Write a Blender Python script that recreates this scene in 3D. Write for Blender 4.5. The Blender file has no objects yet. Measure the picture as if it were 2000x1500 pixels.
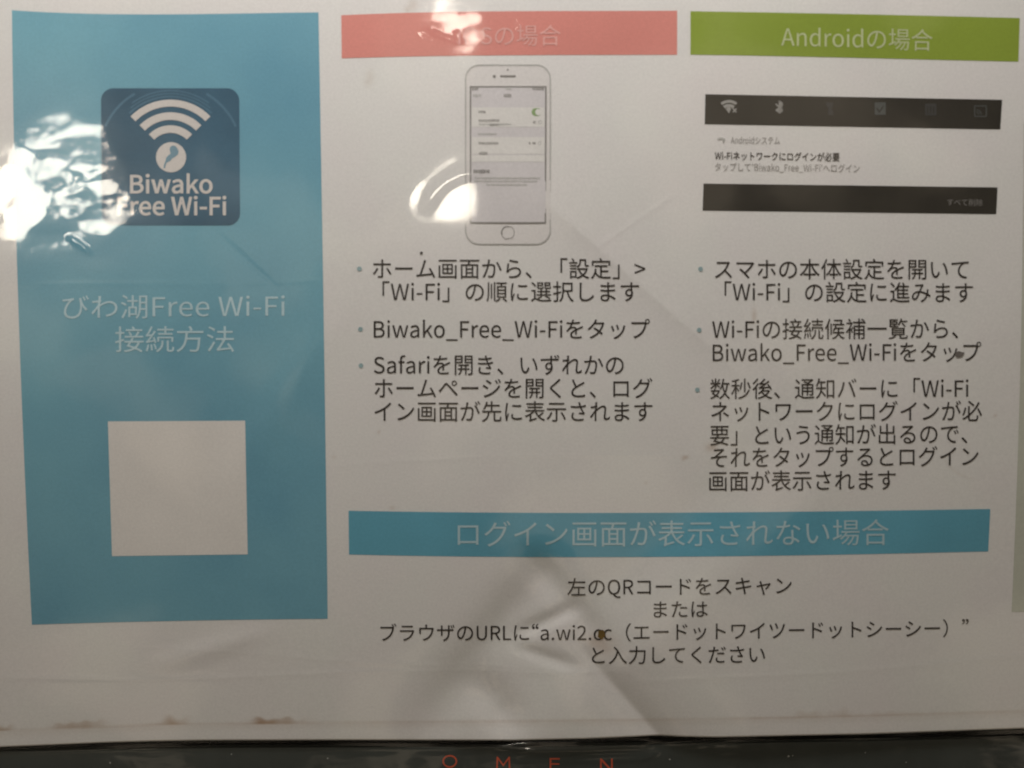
import bpy, math
import numpy as np

scene = bpy.context.scene
COL = scene.collection
PI = math.pi

# ------------------------------------------------------------------ camera
F_PX, DIST, TILT = 1570.0, 0.225, math.radians(4.5)      # px are those of a 2000 x 1500 frame
CAM = np.array([0.0, DIST * math.sin(TILT), DIST * math.cos(TILT)])
FWD = np.array([0.0, -math.sin(TILT), -math.cos(TILT)])
UPV = np.array([0.0, math.cos(TILT), -math.sin(TILT)])
cam_data = bpy.data.cameras.new('camera')
cam = bpy.data.objects.new('camera', cam_data)
COL.objects.link(cam)
cam.location = CAM
cam.rotation_euler = (-TILT, 0, 0)
cam_data.sensor_width = 36.0
cam_data.lens = 36.0 * F_PX / 2000.0
cam_data.clip_start = 0.005
cam_data.clip_end = 50.0
cam_data.dof.use_dof = True
cam_data.dof.focus_distance = 0.268
cam_data.dof.aperture_fstop = 9.5
scene.camera = cam

# ------------------------------------------------------------------ room light (world) and exposure
world = bpy.data.worlds.new('World')
scene.world = world
world.use_nodes = True
nt = world.node_tree
nt.nodes.clear()
wo = nt.nodes.new('ShaderNodeOutputWorld')
wb = nt.nodes.new('ShaderNodeBackground')
wtc = nt.nodes.new('ShaderNodeTexCoord')
wn = nt.nodes.new('ShaderNodeTexNoise')
wn.inputs['Scale'].default_value = 7.0
wn.inputs['Detail'].default_value = 1.0
wr = nt.nodes.new('ShaderNodeValToRGB')
wr.color_ramp.elements[0].position = 0.40
wr.color_ramp.elements[0].color = (0.10, 0.085, 0.065, 1)
wr.color_ramp.elements[1].position = 0.66
wr.color_ramp.elements[1].color = (11.5, 9.5, 7.0, 1)
_e = wr.color_ramp.elements.new(0.55)
_e.color = (0.14, 0.12, 0.09, 1)
nt.links.new(wtc.outputs['Generated'], wn.inputs['Vector'])
nt.links.new(wn.outputs['Fac'], wr.inputs['Fac'])
nt.links.new(wr.outputs['Color'], wb.inputs['Color'])
wb.inputs['Strength'].default_value = 0.05
nt.links.new(wb.outputs[0], wo.inputs['Surface'])

vs = scene.view_settings
vs.view_transform = 'Standard'
vs.look = 'None'
vs.exposure = 0.0
vs.gamma = 1.0
vs.use_curve_mapping = False
scene.cycles.use_denoising = True
scene.cycles.denoiser = 'OPENIMAGEDENOISE'
scene.cycles.sample_clamp_indirect = 4.0

def area(name, loc, target, size, radiance, col, shape='DISK', size_y=None):
    d = bpy.data.lights.new(name, 'AREA')
    d.shape = shape
    d.size = size
    a = PI * size * size / 4
    if size_y:
        d.size_y = size_y
        a = size * size_y * (PI / 4 if shape == 'ELLIPSE' else 1)
    d.energy = radiance * PI * a
    d.color = col
    o = bpy.data.objects.new(name, d)
    COL.objects.link(o)
    o.location = loc
    v = np.array(target, float) - np.array(loc, float)
    from mathutils import Vector
    o.rotation_euler = Vector(v).to_track_quat('-Z', 'Y').to_euler()
    return o

# a desk lamp beyond the top edge of the sheet, and ceiling lamps mirrored in the film, with extra ellipses added to shape its glare
area('desk_lamp', (-0.04, 0.33, 0.155), (0.0, -0.02, 0.0), 0.42, 15.0, (1.0, 0.972, 0.962), 'RECTANGLE', 0.07)
WARM = (1.0, 0.915, 0.77)
for x, y, sx, sy in ((-1.313, 0.350, 0.17, 0.20), (-1.185, 0.478, 0.20, 0.055), (-1.136, 0.366, 0.165, 0.085), (-0.165, 0.337, 0.125, 0.13), (-0.175, 0.806, 0.14, 0.055)):
    area('ceiling_glare_lamp', (x, y, 2.0), (x, y, 0), sx, 24.0, WARM, 'ELLIPSE', sy)

# ------------------------------------------------------------------ the relief of the creased sheet
K = DIST / F_PX                                           # metres on the sheet per photo pixel

def to_px(P):
    d = P - CAM
    z = d @ FWD
    return 1000 + F_PX * d[..., 0] / z, 750 - F_PX * (d @ UPV) / z

def ray(u, v):
    return ((u - 1000) / F_PX)[..., None] * np.array([1.0, 0, 0]) + (-(v - 750) / F_PX)[..., None] * UPV + FWD

rng = np.random.RandomState(11)
def wave_noise(u, v, lam, n=14, seed=0):
    r = np.random.RandomState(seed)
    out = np.zeros_like(u)
    for i in range(n):
        a = r.uniform(0, 2 * PI); l = lam * r.uniform(0.6, 1.7); p = r.uniform(0, 2 * PI)
        out += np.sin((u * math.cos(a) + v * math.sin(a)) * 2 * PI / l + p) * (l / lam)
    return out / math.sqrt(n)

def sstep(x, a, b):
    t = np.clip((x - a) / (b - a), 0, 1)
    return t * t * (3 - 2 * t)

def seg(u, v, x0, y0, x1, y1):
    """along (0..1) and signed perpendicular distance (positive to the right of the direction) in px"""
    L = math.hypot(x1 - x0, y1 - y0)
    dx, dy = (x1 - x0) / L, (y1 - y0) / L
    return ((u - x0) * dx + (v - y0) * dy) / L, (u - x0) * (-dy) + (v - y0) * dx

def window(t, s=0.15):
    return sstep(t, -s, s) * (1 - sstep(t, 1 - s, 1 + s))

def relief_px(u, v):
    """height of the paper in px units as a function of the place on the sheet"""
    h = 0.9 * wave_noise(u, v, 620, seed=3)
    # sharp fold running down to the lower edge
    t, d = seg(u, v, 1090, 1215, 1290, 1440)
    w = sstep(t, -0.05, 0.55)
    d = -d                                                  # positive towards the upper right
    a = np.sqrt(d * d + 16.0) - 4.0
    h += 22.0 * w * np.where(d > 0, (1 - np.exp(-a / 70)) * np.exp(-a / 420), (1 - np.exp(-a / 130)) * np.exp(-a / 420))
    # broad fold from the heading down to the left
    t, d = seg(u, v, 1060, 1120, 850, 1400)
    h += -7.5 * window(t, 0.3) * np.exp(-(d / 46) ** 2)
    t, d = seg(u, v, 1040, 1090, 1180, 1260)
    h += -5.5 * window(t, 0.25) * np.exp(-(d / 30) ** 2)
    t, d = seg(u, v, 940, 1330, 1000, 1420)
    h += -9.0 * window(t, 0.4) * np.exp(-(d / 38) ** 2)
    t, d = seg(u, v, 1010, 1265, 1120, 1300)
    h += -3.0 * window(t, 0.3) * np.exp(-(d / 14) ** 2)
    t, d = seg(u, v, 1120, 1190, 1010, 1240)
    h += -4.0 * window(t, 0.3) * np.exp(-(d / 16) ** 2)
    # long soft crease across the middle
    t, d = seg(u, v, 1050, 380, 1400, 690)
    d = -d
    h += 3.4 * window(t, 0.25) * np.where(d > 0, np.exp(-np.abs(d) / 160), np.exp(-np.abs(d) / 42))
    t, d = seg(u, v, 1170, 480, 1310, 385)
    h += 0.22 * window(t, 0.2) * np.exp(-(d / 5) ** 2)
    # wrinkle left of the lower margin
    t, d = seg(u, v, 330, 1290, 500, 1240)
    h += 1.6 * window(t, 0.4) * np.exp(-(d / 20) ** 2)
    t, d = seg(u, v, 440, 470, 540, 560)
    h += -0.45 * window(t, 0.3) * np.exp(-(d / 5) ** 2)
    t, d = seg(u, v, 640, 640, 480, 900)
    h += 1.2 * window(t, 0.4) * np.exp(-(d / 34) ** 2)
    for x0, y0, x1, y1, a in ((-60, 1328, 1180, 1308, 0.22), (300, 1268, 1150, 1312, 0.16), (1240, 1330, 2080, 1275, 0.18), (640, 905, 1340, 885, 0.12), (60, 560, 640, 545, 0.12)):
        t, d = seg(u, v, x0, y0, x1, y1)
        d = d + 4 * np.sin(u / 130 + y0)
        h += a * window(t, 0.1) * np.exp(-(d / 4) ** 2)
    return h

def relief(P):
    u, v = to_px(np.concatenate([P[..., :2], np.zeros_like(P[..., :1])], -1))
    return relief_px(u, v) * K

def on_sheet(u, v, lift=0.0):
    """the point of the sheet at a measured place of the picture, lifted off the paper"""
    u = np.asarray(u, float); v = np.asarray(v, float)
    r = ray(u, v)
    z = np.zeros_like(u)
    for i in range(5):
        P = CAM + r * ((z - CAM[2]) / r[..., 2])[..., None]
        z = relief(P)
    P[..., 2] = z + lift
    return P

# ------------------------------------------------------------------ materials
def new_mat(name):
    m = bpy.data.materials.new(name)
    m.use_nodes = True
    m.node_tree.nodes.clear()
    return m, m.node_tree

def ink(name, col, mott=0.10, rough=0.6, scale=60.0, col2=None, attr=False, fibre=True):
    """printed or bare paper: a matt surface with slight mottling and fibre relief"""
    m, t = new_mat(name)
    N, L = t.nodes, t.links
    out = N.new('ShaderNodeOutputMaterial'); b = N.new('ShaderNodeBsdfPrincipled')
    b.inputs['Roughness'].default_value = rough
    b.inputs['Specular IOR Level'].default_value = 0.15
    tc = N.new('ShaderNodeTexCoord')
    n1 = N.new('ShaderNodeTexNoise'); n1.inputs['Scale'].default_value = scale; n1.inputs['Detail'].default_value = 5
    n2 = N.new('ShaderNodeTexNoise'); n2.inputs['Scale'].default_value = 1500; n2.inputs['Detail'].default_value = 2
    L.new(tc.outputs['Object'], n1.inputs['Vector']); L.new(tc.outputs['Object'], n2.inputs['Vector'])
    a = [c * (1 - mott) for c in col]; c2 = col2 or [min(1, c * (1 + mott)) for c in col]
    r1 = N.new('ShaderNodeValToRGB')
    r1.color_ramp.elements[0].position = 0.3; r1.color_ramp.elements[0].color = (*a, 1)
    r1.color_ramp.elements[1].position = 0.7; r1.color_ramp.elements[1].color = (*c2, 1)
    L.new(n1.outputs['Fac'], r1.inputs['Fac'])
    mm = N.new('ShaderNodeMapRange'); mm.inputs[1].default_value = 0.25; mm.inputs[2].default_value = 0.75
    mm.inputs[3].default_value = 0.955; mm.inputs[4].default_value = 1.045
    L.new(n2.outputs['Fac'], mm.inputs[0])
    mx = N.new('ShaderNodeMix'); mx.data_type = 'RGBA'; mx.blend_type = 'MULTIPLY'; mx.inputs[0].default_value = 1.0
    L.new(r1.outputs['Color'], mx.inputs[6]); L.new(mm.outputs[0], mx.inputs[7])
    last = mx.outputs[2]
    if attr:
        at = N.new('ShaderNodeAttribute'); at.attribute_name = 'stain'
        ms = N.new('ShaderNodeMix'); ms.data_type = 'RGBA'; ms.blend_type = 'MULTIPLY'
        ms.inputs[7].default_value = (0.58, 0.42, 0.30, 1)
        L.new(at.outputs['Fac'], ms.inputs[0]); L.new(last, ms.inputs[6]); last = ms.outputs[2]
    L.new(last, b.inputs['Base Color'])
    if fibre:
        n3 = N.new('ShaderNodeTexNoise'); n3.inputs['Scale'].default_value = 500; n3.inputs['Detail'].default_value = 3
        L.new(tc.outputs['Object'], n3.inputs['Vector'])
        bp = N.new('ShaderNodeBump'); bp.inputs['Strength'].default_value = 0.14; bp.inputs['Distance'].default_value = 0.0002
        L.new(n3.outputs['Fac'], bp.inputs['Height']); L.new(bp.outputs[0], b.inputs['Normal'])
    L.new(b.outputs[0], out.inputs[0])
    return m

M_PAPER = ink('white_paper', (0.808, 0.777, 0.768), 0.015, scale=44, col2=(0.797, 0.79, 0.763), attr=True)
M_BLUE = ink('blue_print', (0.17, 0.40, 0.53), 0.08, scale=18, col2=(0.225, 0.475, 0.575))
M_BAR = ink('blue_bar_print', (0.145, 0.415, 0.545), 0.10, scale=26)
M_RED = ink('red_print', (0.73, 0.285, 0.245), 0.05, scale=26)
M_REDT = ink('pale_red_print', (0.80, 0.43, 0.39), 0.05)
M_GREEN = ink('green_print', (0.285, 0.375, 0.052), 0.06, scale=26)
M_GREENT = ink('pale_green_print', (0.55, 0.60, 0.34), 0.05)
M_TITLE = ink('pale_blue_print', (0.52, 0.70, 0.76), 0.05)
M_TITLE2 = ink('pale_bar_print', (0.47, 0.64, 0.70), 0.05)
M_INK = ink('black_print', (0.052, 0.043, 0.038), 0.15)
M_DARK = ink('dark_bar_print', (0.046, 0.041, 0.033), 0.25, scale=40)
M_GREY = ink('grey_print', (0.36, 0.34, 0.325), 0.08)
M_PALEGREY = ink('pale_grey_print', (0.52, 0.51, 0.49), 0.05)
M_MIDGREY = ink('mid_grey_print', (0.27, 0.255, 0.24), 0.05)
M_ICON = ink('white_icon_print', (0.36, 0.35, 0.33), 0.08)
M_DIM = ink('dim_icon_print', (0.10, 0.105, 0.10), 0.08)
M_DIM2 = ink('faint_icon_print', (0.072, 0.07, 0.066), 0.08)
M_BADGE = ink('navy_badge_print', (0.052, 0.118, 0.185), 0.2, scale=30, col2=(0.080, 0.178, 0.262))
M_ARC = ink('badge_arc_print', (0.098, 0.20, 0.285), 0.1)
M_WHITE = ink('white_print', (0.70, 0.66, 0.63), 0.03)
M_CARD = ink('white_card_print', (0.80, 0.77, 0.74), 0.03)
M_LAKE = ink('lake_print', (0.20, 0.33, 0.41), 0.06)
M_SCREEN = ink('phone_screen_print', (0.70, 0.67, 0.68), 0.03)
M_ROW = ink('phone_row_print', (0.78, 0.76, 0.735), 0.02)
M_PHONE = ink('phone_body_print', (0.765, 0.735, 0.72), 0.02)
M_TOGGLE = ink('green_switch_print', (0.30, 0.42, 0.20), 0.05)
M_BULLET = ink('teal_print', (0.32, 0.44, 0.46), 0.05)
M_EDGE = ink('grey_green_print', (0.56, 0.57, 0.49), 0.04)
M_BROWN = ink('brown_stain', (0.19, 0.12, 0.035), 0.3, scale=300)
M_SMUDGE = ink('grey_smudge', (0.19, 0.17, 0.155), 0.3, scale=300)

# clear laminating film: mirrors by Fresnel, otherwise lets everything through
M_FILM, t = new_mat('clear_film')
N, L = t.nodes, t.links
out = N.new('ShaderNodeOutputMaterial')
tr = N.new('ShaderNodeBsdfTransparent'); tr.inputs[0].default_value = (0.985, 0.985, 0.975, 1)
g1 = N.new('ShaderNodeBsdfGlossy'); g1.inputs['Roughness'].default_value = 0.045
g2 = N.new('ShaderNodeBsdfGlossy'); g2.inputs['Roughness'].default_value = 0.24
gm = N.new('ShaderNodeMixShader'); gm.inputs[0].default_value = 0.38
fr = N.new('ShaderNodeFresnel'); fr.inputs['IOR'].default_value = 1.65
geo = N.new('ShaderNodeNewGeometry'); ior = N.new('ShaderNodeMix'); ior.data_type = 'FLOAT'      # a thin sheet reflects alike from both sides
ior.inputs[2].default_value = 1.75; ior.inputs[3].default_value = 1 / 1.75
L.new(geo.outputs['Backfacing'], ior.inputs[0]); L.new(ior.outputs[0], fr.inputs['IOR'])
mx = N.new('ShaderNodeMixShader')
tc = N.new('ShaderNodeTexCoord')
n1 = N.new('ShaderNodeTexNoise'); n1.inputs['Scale'].default_value = 190; n1.inputs['Detail'].default_value = 3; n1.inputs['Roughness'].default_value = 0.5
n2 = N.new('ShaderNodeTexNoise'); n2.inputs['Scale'].default_value = 45; n2.inputs['Detail'].default_value = 2
at = N.new('ShaderNodeAttribute'); at.attribute_name = 'crumple'
mul = N.new('ShaderNodeMath'); mul.operation = 'MULTIPLY'
L.new(tc.outputs['Object'], n1.inputs['Vector']); L.new(tc.outputs['Object'], n2.inputs['Vector'])
L.new(n1.outputs['Fac'], mul.inputs[0]); L.new(at.outputs['Fac'], mul.inputs[1])
b1 = N.new('ShaderNodeBump'); b1.inputs['Strength'].default_value = 1.0; b1.inputs['Distance'].default_value = 0.0006
b2 = N.new('ShaderNodeBump'); b2.inputs['Strength'].default_value = 1.0; b2.inputs['Distance'].default_value = 0.00008
L.new(mul.outputs[0], b1.inputs['Height']); L.new(n2.outputs['Fac'], b2.inputs['Height']); L.new(b2.outputs[0], b1.inputs['Normal'])
for g in (g1, g2): L.new(b1.outputs[0], g.inputs['Normal'])
L.new(g1.outputs[0], gm.inputs[1]); L.new(g2.outputs[0], gm.inputs[2])
L.new(fr.outputs[0], mx.inputs[0]); L.new(tr.outputs[0], mx.inputs[1]); L.new(gm.outputs[0], mx.inputs[2])
L.new(mx.outputs[0], out.inputs[0])

def plastic(name, col, rough, spec=0.5, noise=0.25):
    m, t = new_mat(name)
    N, L = t.nodes, t.links
    out = N.new('ShaderNodeOutputMaterial'); b = N.new('ShaderNodeBsdfPrincipled')
    b.inputs['Specular IOR Level'].default_value = spec
    tc = N.new('ShaderNodeTexCoord'); n = N.new('ShaderNodeTexNoise')
    n.inputs['Scale'].default_value = 120; n.inputs['Detail'].default_value = 6
    mp = N.new('ShaderNodeMapping'); mp.inputs['Scale'].default_value = (1.0, 0.25, 1.0); mp.inputs['Rotation'].default_value = (0, 0, 0.5)
    L.new(tc.outputs['Object'], mp.inputs[0]); L.new(mp.outputs[0], n.inputs['Vector'])
    r = N.new('ShaderNodeValToRGB')
    r.color_ramp.elements[0].position = 0.3; r.color_ramp.elements[0].color = (*[c * (1 - noise) for c in col], 1)
    r.color_ramp.elements[1].position = 0.7; r.color_ramp.elements[1].color = (*[c * (1 + noise) for c in col], 1)
    L.new(n.outputs['Fac'], r.inputs[0]); L.new(r.outputs[0], b.inputs['Base Color'])
    mr = N.new('ShaderNodeMapRange'); mr.inputs[3].default_value = rough * 0.8; mr.inputs[4].default_value = rough * 1.3
    L.new(n.outputs['Fac'], mr.inputs[0]); L.new(mr.outputs[0], b.inputs['Roughness'])
    L.new(b.outputs[0], out.inputs[0])
    return m
M_BEZEL = plastic('dark_grey_plastic', (0.058, 0.066, 0.061), 0.46, 0.4, 0.10)
M_GLASS = plastic('black_display_glass', (0.003, 0.003, 0.003), 0.12, 0.12)
M_LETTER = plastic('orange_red_paint', (0.62, 0.115, 0.06), 0.5, 0.3, 0.15)

# ------------------------------------------------------------------ mesh helpers
def empty(name, loc, label, cat):
    o = bpy.data.objects.new(name, None)
    COL.objects.link(o)
    o.location = loc
    o.empty_display_size = 0.02
    o['label'] = label
    o['category'] = cat
    return o

def mesh_obj(name, verts, faces, mat, parent, smooth=True, label=None):
    me = bpy.data.meshes.new(name)
    V = np.asarray(verts, np.float32)
    if isinstance(faces, np.ndarray):
        n = faces.shape[1]
        me.vertices.add(len(V)); me.vertices.foreach_set('co', V.ravel())
        me.loops.add(faces.size); me.loops.foreach_set('vertex_index', faces.ravel().astype(np.int32))
        me.polygons.add(len(faces)); me.polygons.foreach_set('loop_start', np.arange(0, faces.size, n, dtype=np.int32))
        me.polygons.foreach_set('loop_total', np.full(len(faces), n, np.int32))
        me.update(calc_edges=True)
    else:
        me.from_pydata([tuple(map(float, p)) for p in V], [], faces)
    me.polygons.foreach_set('use_smooth', [smooth] * len(me.polygons))
    me.validate()
    me.update()
    me.materials.append(mat)
    o = bpy.data.objects.new(name, me)
    COL.objects.link(o)
    if parent: o.parent = parent
    if label: o['label'] = label
    return o

def grid_faces(nu, nv):
    i = np.arange(nu * nv).reshape(nv, nu)
    return np.stack([i[1:, :-1], i[1:, 1:], i[:-1, 1:], i[:-1, :-1]], -1).reshape(-1, 4)

def poly(pts, s):
    """smooth curve through a few measured points, s in 0..1"""
    P = np.array(pts, float)
    if len(P) == 1: return np.repeat(P, len(s), 0)
    d = np.r_[0, np.cumsum(np.hypot(*np.diff(P, axis=0).T))]
    d /= d[-1]
    if len(P) == 2:
        return np.stack([np.interp(s, d, P[:, j]) for j in (0, 1)], -1)
    deg = min(len(P) - 1, 3)
    out = []
    for j in (0, 1):
        base = np.interp(d, [0, 1], [P[0, j], P[-1, j]])
        c = np.polyfit(d, P[:, j], deg)
        e = np.polyval(c, s)
        # pin the ends
        e += np.interp(s, [0, 1], [P[0, j] - np.polyval(c, 0), P[-1, j] - np.polyval(c, 1)])
        out.append(e)
    return np.stack(out, -1)

LIFT_P, LIFT_S, LIFT_T, LIFT_U, LIFT_V = 0.00005, 0.00009, 0.00012, 0.00015, 0.00018

def patch(name, top, bottom, mat, parent, lift=LIFT_P, left=None, right=None, step=8, label=None):
    top = [tuple(p) for p in top]; bottom = [tuple(p) for p in bottom]
    left = left or [top[0], bottom[0]]; right = right or [top[-1], bottom[-1]]
    W = abs(top[-1][0] - top[0][0]); H = abs(bottom[0][1] - top[0][1])
    nu = max(3, int(W / step) + 2); nv = max(3, int(H / step) + 2)
    s = np.linspace(0, 1, nu); t = np.linspace(0, 1, nv)
    T, B, Lf, R = poly(top, s), poly(bottom, s), poly(left, t), poly(right, t)
    S, Q = s[None, :, None], t[:, None, None]
    P = (1 - Q) * T[None] + Q * B[None] + (1 - S) * Lf[:, None] + S * R[:, None]
    P -= (1 - S) * (1 - Q) * T[0] + S * (1 - Q) * T[-1] + (1 - S) * Q * B[0] + S * Q * B[-1]
    V = on_sheet(P[..., 0], P[..., 1], lift).reshape(-1, 3)
    return mesh_obj(name, V, grid_faces(nu, nv), mat, parent, label=label)

def fill_loops(loops, offset=0.0):
    """triangulate closed outlines (outer rings and holes) -> 2-D points, triangles"""
    cu = bpy.data.curves.new('outline', 'CURVE')
    cu.dimensions = '2D'; cu.fill_mode = 'BOTH'; cu.offset = offset
    for lp in loops:
        s = cu.splines.new('POLY')
        s.points.add(len(lp) - 1)
        s.points.foreach_set('co', [c for x, y in lp for c in (x, y, 0, 1)])
        s.use_cyclic_u = True
    o = bpy.data.objects.new('outline', cu)
    COL.objects.link(o)
    dg = bpy.context.evaluated_depsgraph_get()
    oe = o.evaluated_get(dg)
    me = oe.to_mesh()
    P = np.empty(len(me.vertices) * 3, np.float32); me.vertices.foreach_get('co', P)
    faces = [tuple(p.vertices) for p in me.polygons]
    oe.to_mesh_clear()
    bpy.data.objects.remove(o); bpy.data.curves.remove(cu)
    return P.reshape(-1, 3)[:, :2].astype(float), faces

def shape(name, loops, mat, parent, lift=LIFT_T, label=None):
    """flat printed mark given by outlines in measured picture coordinates"""
    cx, cy = np.mean(loops[0], axis=0)
    P, F = fill_loops([[((x - cx) / 100, -(y - cy) / 100) for x, y in lp] for lp in loops])
    V = on_sheet(P[:, 0] * 100 + cx, -P[:, 1] * 100 + cy, lift)
    return mesh_obj(name, V, F, mat, parent, smooth=False, label=label)

def circle(cx, cy, rx, ry=None, n=28, a0=0, a1=360):
    ry = ry or rx
    return [(cx + rx * math.cos(math.radians(a)), cy - ry * math.sin(math.radians(a))) for a in np.linspace(a0, a1, n, endpoint=(a1 - a0 != 360))]

def rrect(x0, y0, x1, y1, r, n=7):
    p = []
    for cx, cy, a in ((x1 - r, y0 + r, 90), (x0 + r, y0 + r, 180), (x0 + r, y1 - r, 270), (x1 - r, y1 - r, 0)):
        q = circle(cx, cy, r, n=n, a0=a - 90 if a == 90 else a - 90, a1=a)
        p += q
    return p

def rrect_loop(x0, y0, x1, y1, r, n=8):
    p = []
    for cx, cy, a in ((x1 - r, y0 + r, 0), (x0 + r, y0 + r, 90), (x0 + r, y1 - r, 180), (x1 - r, y1 - r, 270)):
        p += circle(cx, cy, r, n=n, a0=a, a1=a + 90)
    return p

def rounded_patch(name, x0, y0, x1, y1, r, mat, parent, lift, lean=0.0, step=7):
    """rounded rectangle as a fine grid, so that it follows the relief"""
    yc = (1 - np.cos(np.linspace(0, PI / 2, 9))) * r
    ys = np.r_[y0 + yc, np.linspace(y0 + r, y1 - r, max(3, int((y1 - y0 - 2 * r) / step)))[1:-1], (y1 - yc)[::-1]]
    inset = np.zeros_like(ys)
    for k, y in enumerate(ys):
        q = r - min(y - y0, y1 - y)
        if q > 0: inset[k] = r - math.sqrt(max(0.0, r * r - q * q))
    s_ = np.linspace(0, 1, max(3, int((x1 - x0) / step)))
    U = (x0 + inset)[:, None] * (1 - s_) + (x1 - inset)[:, None] * s_
    Y = np.repeat(ys[:, None], len(s_), 1)
    U = U + (Y - (y0 + y1) / 2) * lean
    return mesh_obj(name, on_sheet(U, Y, lift).reshape(-1, 3), grid_faces(len(s_), len(ys)), mat, parent)

def arc_band(cx, cy, r0, r1, a0, a1, n=22):
    return circle(cx, cy, r1, n=n, a0=a0, a1=a1) + circle(cx, cy, r0, n=n, a0=a0, a1=a1)[::-1]

def bar(x0, y0, x1, y1, w):
    L = math.hypot(x1 - x0, y1 - y0); nx, ny = -(y1 - y0) / L * w / 2, (x1 - x0) / L * w / 2
    return [(x0 + nx, y0 + ny), (x1 + nx, y1 + ny), (x1 - nx, y1 - ny), (x0 - nx, y0 - ny)]

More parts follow.
